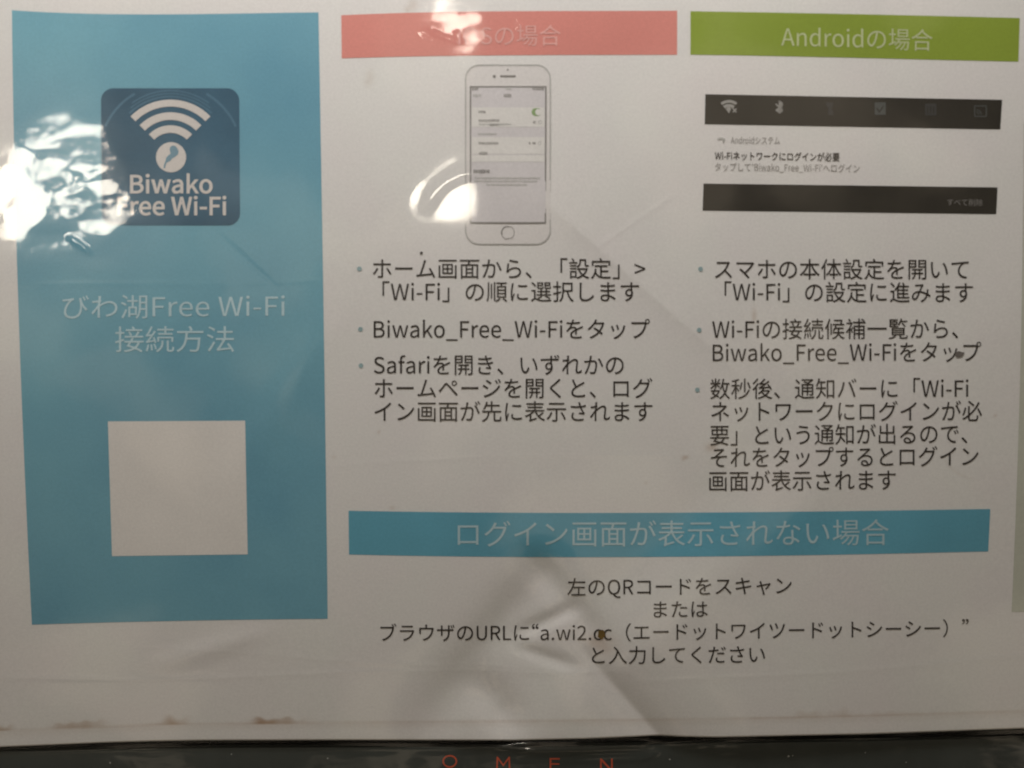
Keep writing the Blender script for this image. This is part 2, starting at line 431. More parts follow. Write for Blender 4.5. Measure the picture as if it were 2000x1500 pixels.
# ------------------------------------------------------------------ lettering (outlines in 1/1000 em)
GLYPHS = {
    39: (278, [[110,483,167,483,184,669,186,771,90,771,92,669]]),
    45: (347, [[46,245,302,245,302,315,46,315]]),
    46: (278, [[139,-13,165,-8,186,6,200,28,205,56,200,85,186,107,165,121,139,126,113,121,92,107,78,85,73,56,78,28,92,6,113,-8]]),
    50: (555, [[44,0,505,0,505,79,302,79,182,72,263,152,333,231,391,308,434,383,461,457,470,531,463,592,444,645,412,688,370,719,317,739,256,746,191,739,135,717,86,683,40,639,93,587,126,621,162,648,202,666,245,672,294,665,332,645,359,615,375,575,380,527,367,449,328,364,262,271,167,168,44,54]]),
    62: (555, [[38,146,518,335,518,407,38,596,38,517,274,429,424,373,424,369,274,313,38,226]]),
    65: (608, [[4,0,97,0,168,224,436,224,506,0,604,0,355,733,252,733],[191,297,227,410,300,658,304,658,378,410,413,297]]),
    66: (657, [[101,0,334,0,401,4,461,17,512,39,554,70,586,109,605,158,612,215,605,270,585,315,553,350,512,375,463,390,463,395,509,419,543,456,563,502,570,554,562,612,538,658,500,692,449,716,388,729,318,733,101,733],[193,422,193,660,306,660,368,656,417,643,451,621,472,588,479,542,473,501,453,468,419,443,369,427,302,422],[193,74,193,350,321,350,381,347,430,336,470,318,498,293,515,259,521,218,515,173,497,137,468,109,429,89,380,78,321,74]]),
    70: (552, [[101,0,193,0,193,329,473,329,473,407,193,407,193,655,523,655,523,733,101,733]]),
    76: (543, [[101,0,514,0,514,79,193,79,193,733,101,733]]),
    79: (742, [[371,-13,437,-6,498,14,551,46,597,90,634,145,661,210,678,285,684,369,678,453,661,527,634,592,597,646,551,689,498,720,437,740,371,746,305,740,245,720,191,689,146,646,109,592,81,527,64,453,58,369,64,285,81,210,109,145,146,90,191,46,245,14,305,-6],[371,68,317,75,270,96,230,129,197,174,173,229,158,295,153,369,158,443,173,508,197,563,230,606,270,639,317,658,371,665,425,658,472,639,512,606,545,563,569,508,584,443,589,369,584,295,569,229,545,174,512,129,472,96,425,75]]),
    81: (742, [[371,64,317,71,270,92,230,125,197,171,173,227,158,293,153,369,158,443,173,508,197,563,230,606,270,639,317,658,371,665,425,658,472,639,512,606,545,563,569,508,584,443,589,369,584,293,569,227,545,171,512,125,472,92,425,71],[595,-184,656,-179,700,-167,682,-96,649,-104,605,-107,548,-101,498,-82,456,-52,425,-9,488,9,544,41,592,85,631,140,660,207,678,283,684,369,678,453,661,527,634,592,597,646,551,689,498,720,437,740,371,746,305,740,245,720,191,689,146,646,109,592,81,527,64,453,58,369,64,282,83,204,113,137,153,81,203,37,261,7,326,-10,357,-67,400,-114,454,-152,519,-176]]),
    82: (635, [[193,385,193,658,316,658,369,655,413,646,448,629,474,605,489,571,494,528,489,484,474,448,448,421,413,401,369,389,316,385],[503,0,607,0,421,321,476,341,522,371,557,413,579,465,586,528,580,587,562,635,532,673,494,700,446,719,391,730,330,733,101,733,101,0,193,0,193,311,325,311]]),
    83: (596, [[304,-13,376,-6,437,15,486,48,523,90,545,139,553,195,546,254,525,301,492,338,451,367,402,391,298,436,264,451,231,469,203,492,183,521,176,559,182,595,200,625,229,647,267,660,313,665,377,657,432,634,480,597,528,656,485,693,434,721,376,740,313,746,250,740,194,721,148,692,112,653,90,606,82,552,91,494,115,448,149,412,189,385,231,364,336,318,376,300,410,280,436,257,453,227,459,187,452,147,433,114,401,89,358,74,305,68,249,75,195,93,146,122,103,159,48,95,100,50,161,16,229,-5]]),
    85: (721, [[361,-13,415,-9,465,3,510,25,549,56,580,99,604,154,619,221,624,302,624,733,535,733,535,300,531,232,518,177,497,135,470,104,438,83,401,72,361,68,315,73,274,89,240,118,213,162,196,222,190,300,190,733,98,733,98,302,103,221,118,154,142,99,173,56,212,25,257,3,307,-9]]),
    87: (878, [[181,0,291,0,400,442,437,609,441,609,477,442,588,0,700,0,851,733,763,733,684,334,644,96,638,96,586,334,484,733,399,733,298,334,246,96,242,96,198,334,121,733,26,733]]),
    95: (559, [[13,-140,545,-140,545,-80,13,-80]]),
    97: (563, [[217,-13,266,-7,313,10,357,35,397,65,400,65,408,0,483,0,483,334,479,398,464,452,439,496,403,529,355,550,295,557,232,551,174,534,124,511,82,486,117,423,164,451,219,473,280,481,326,474,358,453,378,423,389,385,392,344,287,328,203,306,139,277,94,240,68,195,59,141,67,87,88,44,122,13,166,-6],[243,61,205,66,175,81,154,107,147,147,155,186,181,219,227,246,296,268,392,283,392,132,342,93,293,69]]),
    99: (510, [[306,-13,370,-5,429,19,482,55,442,117,405,90,362,70,314,63,267,70,226,89,193,120,167,162,152,212,146,271,152,330,168,381,194,423,229,454,270,473,317,480,357,474,393,458,425,433,471,493,440,518,405,538,362,552,313,557,255,551,200,532,152,502,111,460,79,407,59,344,52,271,59,199,77,136,107,84,146,42,193,12,247,-7]]),
    100: (620, [[277,-13,324,-7,368,10,408,34,442,64,445,64,453,0,528,0,528,796,436,796,436,587,441,494,394,528,346,550,288,557,236,551,187,531,144,500,106,458,78,405,60,342,53,271,58,198,74,136,98,83,132,42,173,12,222,-7],[297,64,253,70,216,89,186,119,165,160,152,211,147,272,153,331,168,381,193,423,225,454,262,473,304,480,348,475,392,456,436,423,436,138,391,97,345,72]]),
    101: (554, [[312,-13,380,-6,439,14,490,42,458,103,416,80,372,65,322,60,273,66,231,84,196,112,169,149,150,196,142,250,508,250,512,302,507,365,493,421,471,468,439,506,399,534,351,551,295,557,243,551,193,531,147,500,109,458,79,405,59,343,52,271,59,199,78,136,109,84,149,42,197,12,252,-7],[141,315,154,374,179,421,212,456,252,477,297,484,344,477,381,456,409,422,426,375,432,315]]),
    102: (325, [[33,469,107,469,107,0,198,0,198,469,313,469,313,543,198,543,198,629,203,676,217,709,241,729,275,736,305,733,336,721,356,792,314,805,265,809,216,804,176,787,146,761,124,726,111,682,107,630,107,543,33,538]]),
    105: (275, [[92,0,184,0,184,543,92,543],[138,655,170,663,191,684,199,716,191,747,170,768,138,775,106,768,86,747,78,716,86,684,106,663]]),
    107: (552, [[92,0,182,0,182,143,284,262,443,0,542,0,337,324,518,543,416,543,186,257,182,257,182,796,92,796]]),
    110: (610, [[92,0,184,0,184,394,222,430,257,456,293,472,332,477,371,472,400,456,420,427,431,386,435,332,435,0,526,0,526,344,522,408,508,461,486,502,454,533,412,551,360,557,308,550,260,530,218,501,178,464,176,464,167,543,92,543]]),
    111: (606, [[303,-13,359,-7,411,12,458,42,497,84,528,136,547,199,554,271,547,344,528,407,497,460,458,502,411,532,359,551,303,557,247,551,195,532,148,502,109,460,79,407,59,344,52,271,59,199,79,136,109,84,148,42,195,12,247,-7],[303,63,259,70,221,89,189,120,166,162,151,212,146,271,151,330,166,381,189,423,221,454,259,473,303,480,347,473,386,454,417,423,441,381,456,330,461,271,456,212,441,162,417,120,386,89,347,70]]),
    114: (388, [[92,0,184,0,184,349,214,408,249,447,285,468,320,475,349,473,373,466,390,545,364,555,332,557,288,549,247,527,210,491,178,444,176,444,167,543,92,543]]),
    119: (802, [[178,0,284,0,361,291,398,449,403,449,440,293,518,0,629,0,776,543,688,543,609,229,576,78,571,78,533,229,448,543,359,543,274,229,238,78,233,78,201,229,120,543,27,543]]),
    8220: (1000, [[770,809,749,847,712,825,678,795,650,756,631,711,624,660,631,622,648,592,673,572,703,565,733,571,754,586,767,607,771,630,767,655,754,676,735,689,709,694,693,692,681,686,688,720,706,754,734,785],[962,809,941,847,904,825,870,795,842,756,823,711,816,660,823,622,840,592,865,572,895,565,925,571,946,586,959,607,963,630,959,655,946,676,926,689,900,694,885,692,873,686,880,720,898,754,926,785]]),
    8221: (1000, [[230,599,251,561,289,584,323,614,351,653,369,698,376,748,370,786,353,816,328,836,297,843,267,838,246,823,233,802,229,778,234,753,246,733,266,719,291,714,307,717,319,722,313,688,295,654,267,624],[38,599,59,561,97,584,131,614,158,653,177,698,184,748,178,786,161,816,136,836,105,843,75,838,54,823,41,802,37,778,42,753,54,733,74,719,100,714,115,717,127,722,121,688,103,654,75,624]]),
    12289: (1000, [[273,-56,341,2,233,119,117,224,52,167,165,63]]),
    12300: (1000, [[650,846,650,199,724,199,724,777,966,777,966,846]]),
    12301: (1000, [[350,-86,350,561,276,561,276,-17,34,-17,34,-86]]),
    12356: (1000, [[223,698,126,700,132,655,133,611,135,489,144,344,159,243,181,161,209,96,242,48,278,16,317,-3,357,-9,397,-2,435,22,472,65,509,130,545,219,482,290,459,216,430,151,395,104,358,86,318,99,284,136,256,194,235,271,222,364,216,490,215,601],[744,670,666,643,720,563,764,468,799,362,825,251,840,140,920,173,899,306,860,442,807,567]]),
    12358: (1000, [[720,333,712,270,690,214,653,166,604,125,544,91,473,63,394,42,306,28,351,-48,445,-29,531,-3,609,32,675,74,730,125,771,185,796,253,805,330,799,387,781,437,752,478,715,510,669,533,616,547,557,552,444,543,341,524,258,504,166,489,192,396,276,427,347,448,440,468,549,477,607,470,654,451,690,420,712,380],[300,783,287,707,501,679,713,660,725,737,596,744,437,760]]),
    12363: (1000, [[782,674,709,641,763,564,814,468,857,367,887,279,965,316,917,432,850,566],[78,561,86,474,176,486,303,500,270,385,223,252,163,118,92,1,174,-31,246,104,305,248,350,387,384,508,492,515,527,513,557,503,579,484,593,453,598,406,593,294,577,186,550,100,533,74,513,58,490,51,463,49,407,54,340,69,353,-14,410,-25,471,-29,517,-25,556,-12,589,14,617,55,644,130,662,222,672,321,675,416,669,476,653,520,628,551,595,571,556,582,513,585,400,578,426,721,438,780,345,790,338,683,319,572,167,561]]),
    12364: (1000, [[768,661,695,628,749,552,800,457,844,357,874,269,951,306,903,422,836,554],[780,806,726,784,769,716,807,645,862,669,823,740],[890,846,837,824,881,757,920,686,974,710,935,779],[64,557,73,471,163,483,290,496,257,381,210,248,150,114,79,-2,160,-35,233,100,291,244,337,383,371,504,478,511,514,509,543,499,565,481,579,449,584,403,579,291,563,182,537,97,520,70,500,55,476,47,449,45,393,51,327,66,340,-18,397,-28,458,-32,503,-28,543,-15,577,10,604,51,631,126,649,218,659,317,662,412,656,472,640,517,614,548,581,568,543,579,499,582,387,575,413,717,424,777,332,786,325,679,306,568,154,557]]),
    12365: (1000, [[305,265,227,281,207,237,193,191,188,138,195,87,215,45,248,11,292,-15,349,-34,416,-44,495,-48,618,-44,729,-31,732,49,621,33,494,28,423,31,364,42,320,59,288,83,269,114,263,152,269,193,284,230],[502,698,509,673,353,672,179,685,184,612,367,602,528,605,555,527,575,475,451,468,309,470,160,480,164,405,396,398,604,407,640,334,682,263,532,280,525,219,640,206,744,187,785,248,748,291,711,351,678,415,777,432,859,451,847,526,761,503,647,483,624,543,602,612,705,630,799,652,788,724,688,697,583,679,569,740,559,798,474,787]]),
    12367: (1000, [[704,738,630,804,605,771,573,737,428,609,278,485,240,450,215,418,205,387,211,357,232,324,271,287,437,146,586,8,655,-65,726,1,533,174,352,324,321,353,306,376,306,396,320,418,349,445,494,564,635,681]]),
    12373: (1000, [[312,312,234,330,209,273,192,218,186,164,193,110,214,64,248,26,294,-4,352,-25,419,-38,496,-42,644,-35,754,-20,758,60,641,41,500,35,431,39,373,50,327,69,293,95,272,130,265,173,271,220,287,265],[158,631,160,551,312,542,453,542,580,549,639,425,701,321,535,336,529,269,659,258,770,242,811,298,767,351,709,445,655,557,761,574,862,598,853,676,743,647,630,627,603,717,584,798,499,787,524,709,554,619,435,615,302,618]]),
    12375: (1000, [[340,779,239,780,245,732,247,678,237,172,243,108,260,57,287,16,324,-15,369,-35,421,-47,480,-51,583,-41,671,-15,746,24,808,71,859,121,898,170,841,238,803,187,757,138,704,96,641,62,568,39,483,31,438,34,398,45,366,64,341,93,325,131,319,180,324,443,331,678]]),
    12377: (1000, [[568,372,568,321,558,282,539,254,512,237,480,231,441,238,408,257,386,288,378,330,387,374,409,408,441,429,479,436,508,433,533,421,553,401],[96,653,98,576,311,588,545,593,546,492,515,500,479,503,424,495,376,470,338,433,312,385,303,329,309,279,327,237,354,205,387,181,426,167,467,162,514,169,554,189,524,139,482,96,428,61,364,33,289,12,356,-54,446,-19,517,23,572,73,611,127,637,184,651,243,655,301,652,349,641,392,623,429,621,594,635,594,928,589,929,663,636,664,621,664,622,729,627,792,536,792,542,729,544,663]]),
    12378: (1000, [[736,801,681,778,719,719,754,655,811,680,775,742],[858,827,802,803,841,746,876,682,933,707],[540,360,540,310,529,271,510,243,483,226,451,220,412,227,380,246,357,277,349,319,358,363,380,397,412,418,450,425,479,421,504,410,525,389],[67,642,70,564,283,576,517,581,518,481,487,489,451,492,396,484,347,459,309,422,283,374,274,318,280,268,298,226,325,194,359,170,397,156,439,151,487,158,527,178,496,128,454,85,400,50,336,22,261,1,328,-65,418,-31,489,12,543,61,582,115,608,172,622,231,626,290,623,338,612,381,594,418,592,582,606,582,899,577,900,652,607,653,592,653,593,718,598,781,507,781,514,718,516,652]]),
    12381: (1000, [[262,747,266,665,342,672,605,686,457,558,275,416,102,396,109,321,294,347,469,365,430,335,392,291,364,238,353,176,361,115,385,64,425,22,479,-10,549,-31,633,-42,730,-43,747,38,684,35,603,41,559,49,518,62,483,81,456,108,438,143,431,188,442,243,471,292,514,333,566,363,623,379,736,386,877,383,877,457,642,449,401,428,700,674,754,711,703,768,649,759,490,749,341,743]]),
    12383: (1000, [[537,482,537,408,630,416,723,418,810,415,891,406,893,482,809,489,720,491,625,489],[558,239,483,246,473,186,468,128,475,83,496,46,531,17,579,-3,639,-15,712,-19,816,-15,905,-5,908,76,812,61,713,56,641,61,592,75,563,96,548,121,544,149,548,191],[221,620,166,621,101,627,104,549,220,545,312,548,286,441,239,285,180,124,118,-6,206,-36,261,100,316,265,362,422,394,556,500,571,602,590,602,669,508,648,410,633,425,707,443,787,347,795,348,756,344,712,329,625]]),
    12384: (1000, [[507,468,507,393,600,401,693,404,780,401,861,392,863,468,779,475,690,477,595,475],[528,225,453,232,442,172,438,114,445,69,466,32,501,3,549,-18,609,-30,682,-34,786,-30,875,-19,878,62,782,47,683,42,611,47,562,61,533,82,518,107,514,135,518,177],[755,742,702,719,745,651,783,580,837,604,799,675],[865,783,813,760,857,693,896,621,950,645,911,714],[191,606,136,607,71,613,74,535,190,531,282,534,256,427,209,271,150,110,88,-20,176,-50,231,86,286,251,332,408,364,542,470,557,572,576,572,654,478,634,380,619,395,693,413,772,317,780,318,742,314,698,299,611]]),
    12390: (1000, [[85,664,94,577,330,611,564,636,518,603,475,559,436,505,405,443,385,374,377,298,387,220,413,154,454,98,506,53,567,17,633,-8,703,-24,773,-31,802,52,741,57,680,68,621,87,569,113,523,148,488,193,465,249,457,316,464,377,485,440,518,501,564,556,620,601,686,632,782,646,882,648,882,728,612,710,174,669]]),
    12391: (1000, [[79,658,88,571,324,605,558,630,512,597,469,553,430,499,399,437,379,368,371,292,381,214,407,148,448,92,500,47,561,11,627,-14,697,-30,767,-37,796,46,735,51,674,62,615,80,563,107,517,142,482,187,459,242,451,309,458,371,479,434,512,495,558,550,614,595,680,626,776,640,876,642,876,722,606,704,168,663],[732,519,681,497,725,429,763,356,814,380,774,454],[841,561,792,538,837,471,876,398,928,423,885,496]]),
    12392: (1000, [[308,778,229,745,302,581,374,437,315,391,267,343,231,292,209,237,201,178,209,119,232,72,269,34,319,6,379,-13,448,-24,525,-28,702,-20,841,-3,841,86,693,62,521,52,449,56,389,69,343,88,310,115,291,148,284,187,294,242,324,294,371,342,433,389,597,483,737,555,814,597,770,668,699,621,585,561,442,481,374,618]]),
    12394: (1000, [[887,458,932,524,825,592,699,657,658,596,778,533],[622,165,623,120,620,89,608,61,587,40,556,26,512,21,461,27,425,43,403,68,396,100,405,132,430,157,469,174,519,180,572,176],[687,485,609,485,620,233,572,241,522,243,468,238,420,225,380,203,349,173,329,136,322,93,329,48,350,12,381,-16,421,-36,469,-47,522,-51,578,-46,623,-31,656,-9,679,21,693,56,697,94,696,136,786,81,858,21,901,89,843,134,774,177,693,213,686,377],[451,794,363,802,353,717,332,629,219,624,97,631,102,556,219,553,308,556,251,429,176,296,94,182,171,142,252,268,329,416,389,564,485,580,571,601,569,676,491,654,412,639]]),
    12395: (1000, [[456,675,456,595,588,587,738,587,867,595,867,676,741,665,589,664],[495,268,423,275,411,210,406,157,412,113,432,76,465,47,512,25,573,12,649,7,789,13,899,28,897,112,777,92,649,86,579,91,531,104,501,124,485,149,480,176,484,218],[265,752,176,760,169,689,152,581,133,439,124,288,129,161,143,52,161,-33,233,-28,230,7,235,52,264,155,306,276,264,308,206,162,199,232,197,302,206,431,225,570,247,685]]),
    12398: (1000, [[476,642,453,504,420,372,389,283,358,216,328,170,298,144,269,136,241,143,213,164,189,200,172,251,166,318,173,378,194,438,228,495,273,547,331,591,399,624],[559,644,628,631,687,606,736,571,775,526,803,474,820,416,826,353,819,284,798,223,767,172,726,130,679,97,627,72,572,56,486,43,533,-31,617,-14,692,12,756,48,810,92,852,145,883,206,902,275,908,350,902,424,881,493,849,556,805,610,749,655,684,689,609,711,525,718,436,710,354,685,280,647,215,596,162,535,122,466,97,391,88,311,95,234,114,169,144,116,180,77,222,52,266,44,311,53,354,79,394,122,432,183,467,261,499,355,535,499]]),
    12399: (1000, [[255,764,167,771,161,700,143,587,124,435,115,279,120,153,134,47,153,-37,223,-32,221,3,225,48,255,151,296,269,255,301,198,154,190,224,188,293,197,427,216,575,238,696],[676,185,677,150,674,113,663,83,643,60,612,46,568,41,519,46,480,61,455,86,446,120,456,153,482,179,523,195,574,201,627,197],[749,770,659,770,663,709,663,585,569,583,399,591,399,516,567,509,663,511,673,254,628,261,580,263,519,258,469,243,428,219,398,189,380,152,374,112,380,70,398,35,428,7,469,-14,520,-27,582,-31,642,-25,687,-7,719,19,740,52,752,90,755,130,755,151,831,100,906,35,950,102,894,149,828,194,752,231,745,367,740,516,829,524,913,535,913,612,830,599,740,589,743,710]]),
    12403: (1000, [[802,780,752,763,787,694,819,620,871,640],[904,819,855,800,891,733,923,660,975,679],[90,670,96,586,152,595,321,617,277,564,234,503,196,435,164,360,144,278,136,188,143,122,162,65,193,18,235,-18,285,-45,343,-61,407,-66,492,-57,563,-33,621,6,667,57,701,118,724,188,738,264,743,345,739,428,779,356,824,290,874,229,927,300,862,369,811,442,774,516,747,590,728,660,715,724,636,701,659,627,675,509,681,400,675,304,658,220,630,149,591,92,541,50,481,25,409,16,359,20,313,33,273,57,242,93,221,142,214,205,226,305,256,397,298,478,346,546,392,599,430,632,483,650,459,720,371,699,252,680,144,670]]),
    12408: (1000, [[56,274,130,199,189,276,368,507,388,528,405,540,423,542,442,532,465,510,652,288,768,160,887,37,951,110,816,241,701,361,600,478,500,590,462,621,426,635,392,632,358,613,324,579,224,453,128,340]]),
    12409: (1000, [[47,256,120,180,179,260,360,489,379,511,396,522,414,524,433,514,456,492,644,272,758,143,878,18,942,90,806,222,692,342,591,459,492,571,454,602,418,616,384,613,349,594,315,560,214,435,119,322,82,285],[692,675,635,650,685,572,728,489,787,515,741,599],[821,726,765,700,816,624,862,541,919,569,871,652]]),
    12414: (1000, [[500,178,501,111,496,75,480,51,457,35,428,26,395,24,343,28,303,39,277,57,261,79,256,105,266,137,294,164,340,182,403,188,452,186],[185,473,186,398,313,388,436,384,493,384,497,248,413,254,346,249,289,235,244,212,210,181,189,144,182,101,189,57,208,20,239,-9,283,-29,338,-42,404,-46,462,-41,508,-25,541,-2,563,27,576,59,580,94,578,156,672,113,754,60,820,5,866,76,815,115,749,158,668,199,574,232,567,386,706,394,844,409,845,484,708,467,566,457,566,469,566,597,708,607,836,620,837,693,702,676,566,666,567,727,573,794,488,794,492,734,492,663,446,663,317,670,190,685,191,611,317,600,447,594,491,594,491,469,491,454,437,454,313,459]]),
    12415: (1000, [[848,514,767,523,767,431,758,356,674,392,582,420,484,437,546,576,598,677,624,710,574,751,524,740,298,730,223,733,227,652,301,658,509,668,405,440,325,432,253,411,191,380,141,340,104,291,80,236,72,175,78,129,96,91,124,62,160,44,202,38,239,42,271,53,301,74,328,107,391,226,454,369,556,352,652,320,740,277,716,213,680,150,630,92,563,40,478,-5,544,-60,623,-14,688,38,739,97,778,163,807,237,911,158,948,244,894,281,827,321,840,413],[374,370,339,289,302,212,265,152,245,131,226,120,205,117,182,121,163,135,150,156,145,185,152,228,172,269,205,306,250,336,306,359]]),
    12425: (1000, [[335,784,315,708,502,666,703,630,722,707,528,739],[313,602,229,613,209,405,178,207,252,189,264,214,282,239,329,285,383,323,446,350,516,367,592,373,650,367,698,348,736,319,760,281,768,236,761,187,739,143,703,106,652,76,586,54,505,41,409,38,298,47,322,-35,438,-40,539,-34,625,-19,696,5,754,38,798,78,828,124,846,177,852,234,844,290,820,340,782,383,731,415,669,436,597,443,509,436,425,414,346,376,271,321,291,460]]),
    12427: (1000, [[580,33,499,27,445,32,403,48,376,73,366,105,372,130,389,150,415,164,446,169,489,163,524,144,551,115,571,78],[238,737,241,654,307,660,613,674,381,478,112,254,169,195,230,255,288,304,346,344,407,372,475,389,552,395,614,389,668,372,713,346,747,311,769,270,776,223,771,177,755,136,730,102,695,74,651,52,641,98,621,140,592,176,553,204,505,223,447,229,395,222,353,203,321,175,300,139,293,99,300,60,320,25,352,-3,395,-25,449,-38,512,-43,598,-37,673,-19,737,11,788,50,825,99,848,157,856,222,849,278,829,328,796,371,753,407,700,434,639,451,571,457,502,453,432,436,696,655,752,696,706,754,652,746,480,738,309,733]]),
    12428: (1000, [[293,720,288,625,144,608,79,607,87,525,283,552,276,453,167,298,54,149,105,80,268,316,267,277,264,21,261,-38,348,-38,343,23,339,143,339,264,342,382,416,454,493,515,569,558,636,574,670,570,696,555,712,529,717,492,698,310,679,119,684,74,699,39,723,13,753,-2,790,-7,840,-1,888,15,933,41,974,76,961,162,910,117,859,89,810,79,787,84,771,97,761,117,758,140,777,328,795,514,790,559,773,596,745,624,706,642,656,648,593,638,527,609,461,570,400,524,348,479,353,537,398,607,369,642,363,640,383,791,289,794]]),
    12431: (1000, [[293,720,288,625,144,608,79,607,87,524,283,551,276,454,168,298,55,149,105,80,268,316,267,277,264,21,261,-38,348,-38,343,23,339,143,339,264,342,382,399,430,458,469,521,499,587,518,655,525,715,517,764,496,801,465,827,428,843,387,848,347,840,279,815,222,776,174,726,136,666,107,599,86,528,72,565,-3,644,16,714,41,777,73,830,111,872,158,904,212,923,274,929,345,922,408,901,463,869,510,828,547,779,575,725,592,667,598,593,591,513,569,431,530,348,472,353,537,398,607,368,642,363,640,383,791,289,794]]),
    12434: (1000, [[882,441,849,516,767,477,585,396,567,435,537,463,498,480,452,486,405,482,357,469,313,449,362,524,403,604,573,614,735,632,736,706,587,686,431,675,449,740,460,791,378,798,370,738,353,673,287,672,205,675,118,683,118,608,282,602,326,602,292,537,244,465,179,384,95,296,163,246,210,303,254,350,305,388,364,414,426,423,458,420,485,408,505,389,517,361,459,329,404,295,355,256,316,213,290,164,281,108,290,54,316,14,357,-14,409,-32,470,-42,539,-45,680,-40,813,-27,815,53,675,35,542,29,484,31,434,38,395,54,370,80,361,119,373,166,405,209,455,249,519,287,516,131,593,131,590,323,700,371,793,409]]),
    12452: (1000, [[86,361,126,283,263,331,393,387,507,446,507,76,501,-31,599,-31,593,76,593,498,692,569,782,643,863,721,796,783,718,700,625,620,523,548,399,479,252,415]]),
    12454: (1000, [[882,607,828,641,803,635,759,633,535,633,535,726,541,801,445,801,450,726,450,633,229,633,136,637,139,560,139,384,136,320,223,320,219,380,219,559,778,559,762,464,730,361,683,267,629,200,562,143,488,98,412,66,361,49,308,38,373,-37,477,-1,570,47,650,104,716,171,769,246,817,349,849,455,867,547]]),
    12456: (1000, [[84,131,84,40,172,44,833,44,916,40,916,131,833,125,539,125,539,585,779,585,864,581,864,669,779,663,229,663,145,669,145,581,229,585,454,585,454,125,172,125]]),
    12461: (1000, [[107,274,125,187,213,205,482,251,521,49,536,-45,627,-28,603,63,562,264,808,303,898,316,882,400,793,380,547,338,507,539,740,576,812,586,795,670,724,653,493,614,472,722,463,791,373,775,392,707,413,602,193,570,110,563,127,473,208,490,428,526,468,325,195,283]]),
    12463: (1000, [[537,777,444,807,430,765,413,728,380,668,334,600,272,528,194,456,99,390,168,338,269,416,353,499,421,584,760,584,737,510,702,428,655,347,600,272,541,210,473,153,394,102,304,58,201,21,273,-44,378,0,468,50,546,104,613,164,671,228,733,313,784,403,823,491,849,572,872,625,805,666,777,659,740,656,468,656,492,698]]),
    12464: (1000, [[765,800,712,777,755,709,793,639,847,663,808,734],[875,840,822,817,866,751,905,680,958,704,920,772],[496,752,404,783,390,740,373,703,340,644,293,575,231,503,153,431,58,365,128,314,229,391,314,475,382,560,719,560,697,486,661,404,615,322,560,248,501,186,433,129,354,78,264,34,160,-3,233,-69,338,-25,428,25,506,79,573,139,631,203,693,289,743,379,782,467,808,548,831,601,765,641,737,635,700,632,429,632,452,674]]),
    12467: (1000, [[159,134,159,43,272,47,761,47,759,-9,849,-9,845,88,845,604,848,682,774,680,281,680,172,686,172,597,282,600,761,600,761,128,270,128]]),
    12470: (1000, [[797,763,749,748,779,680,806,607,855,624,828,696],[896,793,848,778,879,711,907,639,956,655,928,726],[49,560,49,473,149,477,257,477,257,315,252,225,341,225,337,315,337,477,621,477,621,435,617,339,604,259,583,193,553,138,515,94,468,58,413,27,349,0,416,-64,494,-24,557,21,607,71,645,128,672,192,690,265,699,348,702,442,702,477,812,477,903,474,903,559,811,553,702,553,702,678,707,760,617,760,621,678,621,553,337,553,337,682,341,754,252,754,257,681,257,553,149,553]]),
    12471: (1000, [[301,768,256,701,368,631,471,559,518,627,416,697],[151,53,197,-28,302,-1,419,42,529,96,644,173,749,260,839,354,913,454,865,536,795,433,708,336,604,248,486,170,379,118,264,79],[150,543,106,475,219,409,324,338,370,408,266,476]]),
    12472: (1000, [[716,746,661,723,710,647,752,565,809,591,764,673],[847,794,791,770,841,696,886,615,943,641,896,722],[289,761,244,694,355,624,459,551,506,620,404,690],[139,46,185,-35,290,-7,407,35,516,89,632,166,736,253,827,347,901,446,853,529,799,446,733,366,656,291,570,223,474,162,367,111,252,72],[138,536,93,468,207,402,312,331,357,401,254,468]]),
    12473: (1000, [[800,669,749,708,718,702,674,700,288,700,187,706,187,615,288,620,678,620,639,528,580,430,512,342,427,256,328,174,218,102,100,45,164,-22,272,36,375,106,469,185,554,270,656,172,751,69,829,-27,899,33,818,126,715,232,607,332,674,429,731,531,775,625]]),
    12479: (1000, [[536,785,445,814,430,772,413,735,378,674,329,604,266,530,187,456,92,387,159,335,263,418,352,509,424,600,762,600,733,511,686,415,626,323,519,395,415,458,361,403,573,259,499,188,409,122,305,64,186,18,258,-44,376,8,479,70,566,137,639,210,748,119,807,188,693,276,762,382,814,488,849,587,873,641,807,681,778,674,741,671,470,671,491,707]]),
    12483: (1000, [[483,576,410,551,453,443,488,334,562,360],[845,520,759,547,741,452,711,361,670,278,621,205,552,133,471,73,384,25,296,-8,362,-75,447,-36,532,16,614,83,688,163,737,234,776,309,807,388,830,470],[251,526,177,497,223,391,266,272,342,300]]),
    12484: (1000, [[456,752,379,726,432,596,477,462,555,489,508,624],[900,688,808,714,786,601,751,490,704,388,648,302,582,230,507,166,426,112,341,69,255,37,324,-33,409,3,493,51,574,110,649,179,716,256,772,343,818,438,855,536,882,631],[177,692,98,663,156,533,210,389,289,418,234,559]]),
    12486: (1000, [[215,740,215,657,306,660,710,660,803,657,803,740,710,734,305,734],[95,489,95,406,182,408,482,408,475,318,458,235,424,160,375,99,310,47,235,7,309,-48,390,4,458,68,506,135,539,215,557,306,565,408,837,408,915,406,915,489,837,484,182,484]]),
    12488: (1000, [[337,88,336,27,330,-30,427,-30,421,88,420,418,547,374,688,317,813,257,847,342,644,430,420,507,420,670,427,774,329,774,335,721,337,670]]),
    12489: (1000, [[656,720,601,695,649,622,690,543,747,569,703,649],[777,770,722,744,771,673,815,594,871,622,825,700],[305,75,299,-43,395,-43,389,75,389,404,516,361,656,304,781,244,816,329,612,416,389,493,389,657,396,761,297,761,303,708,305,657]]),
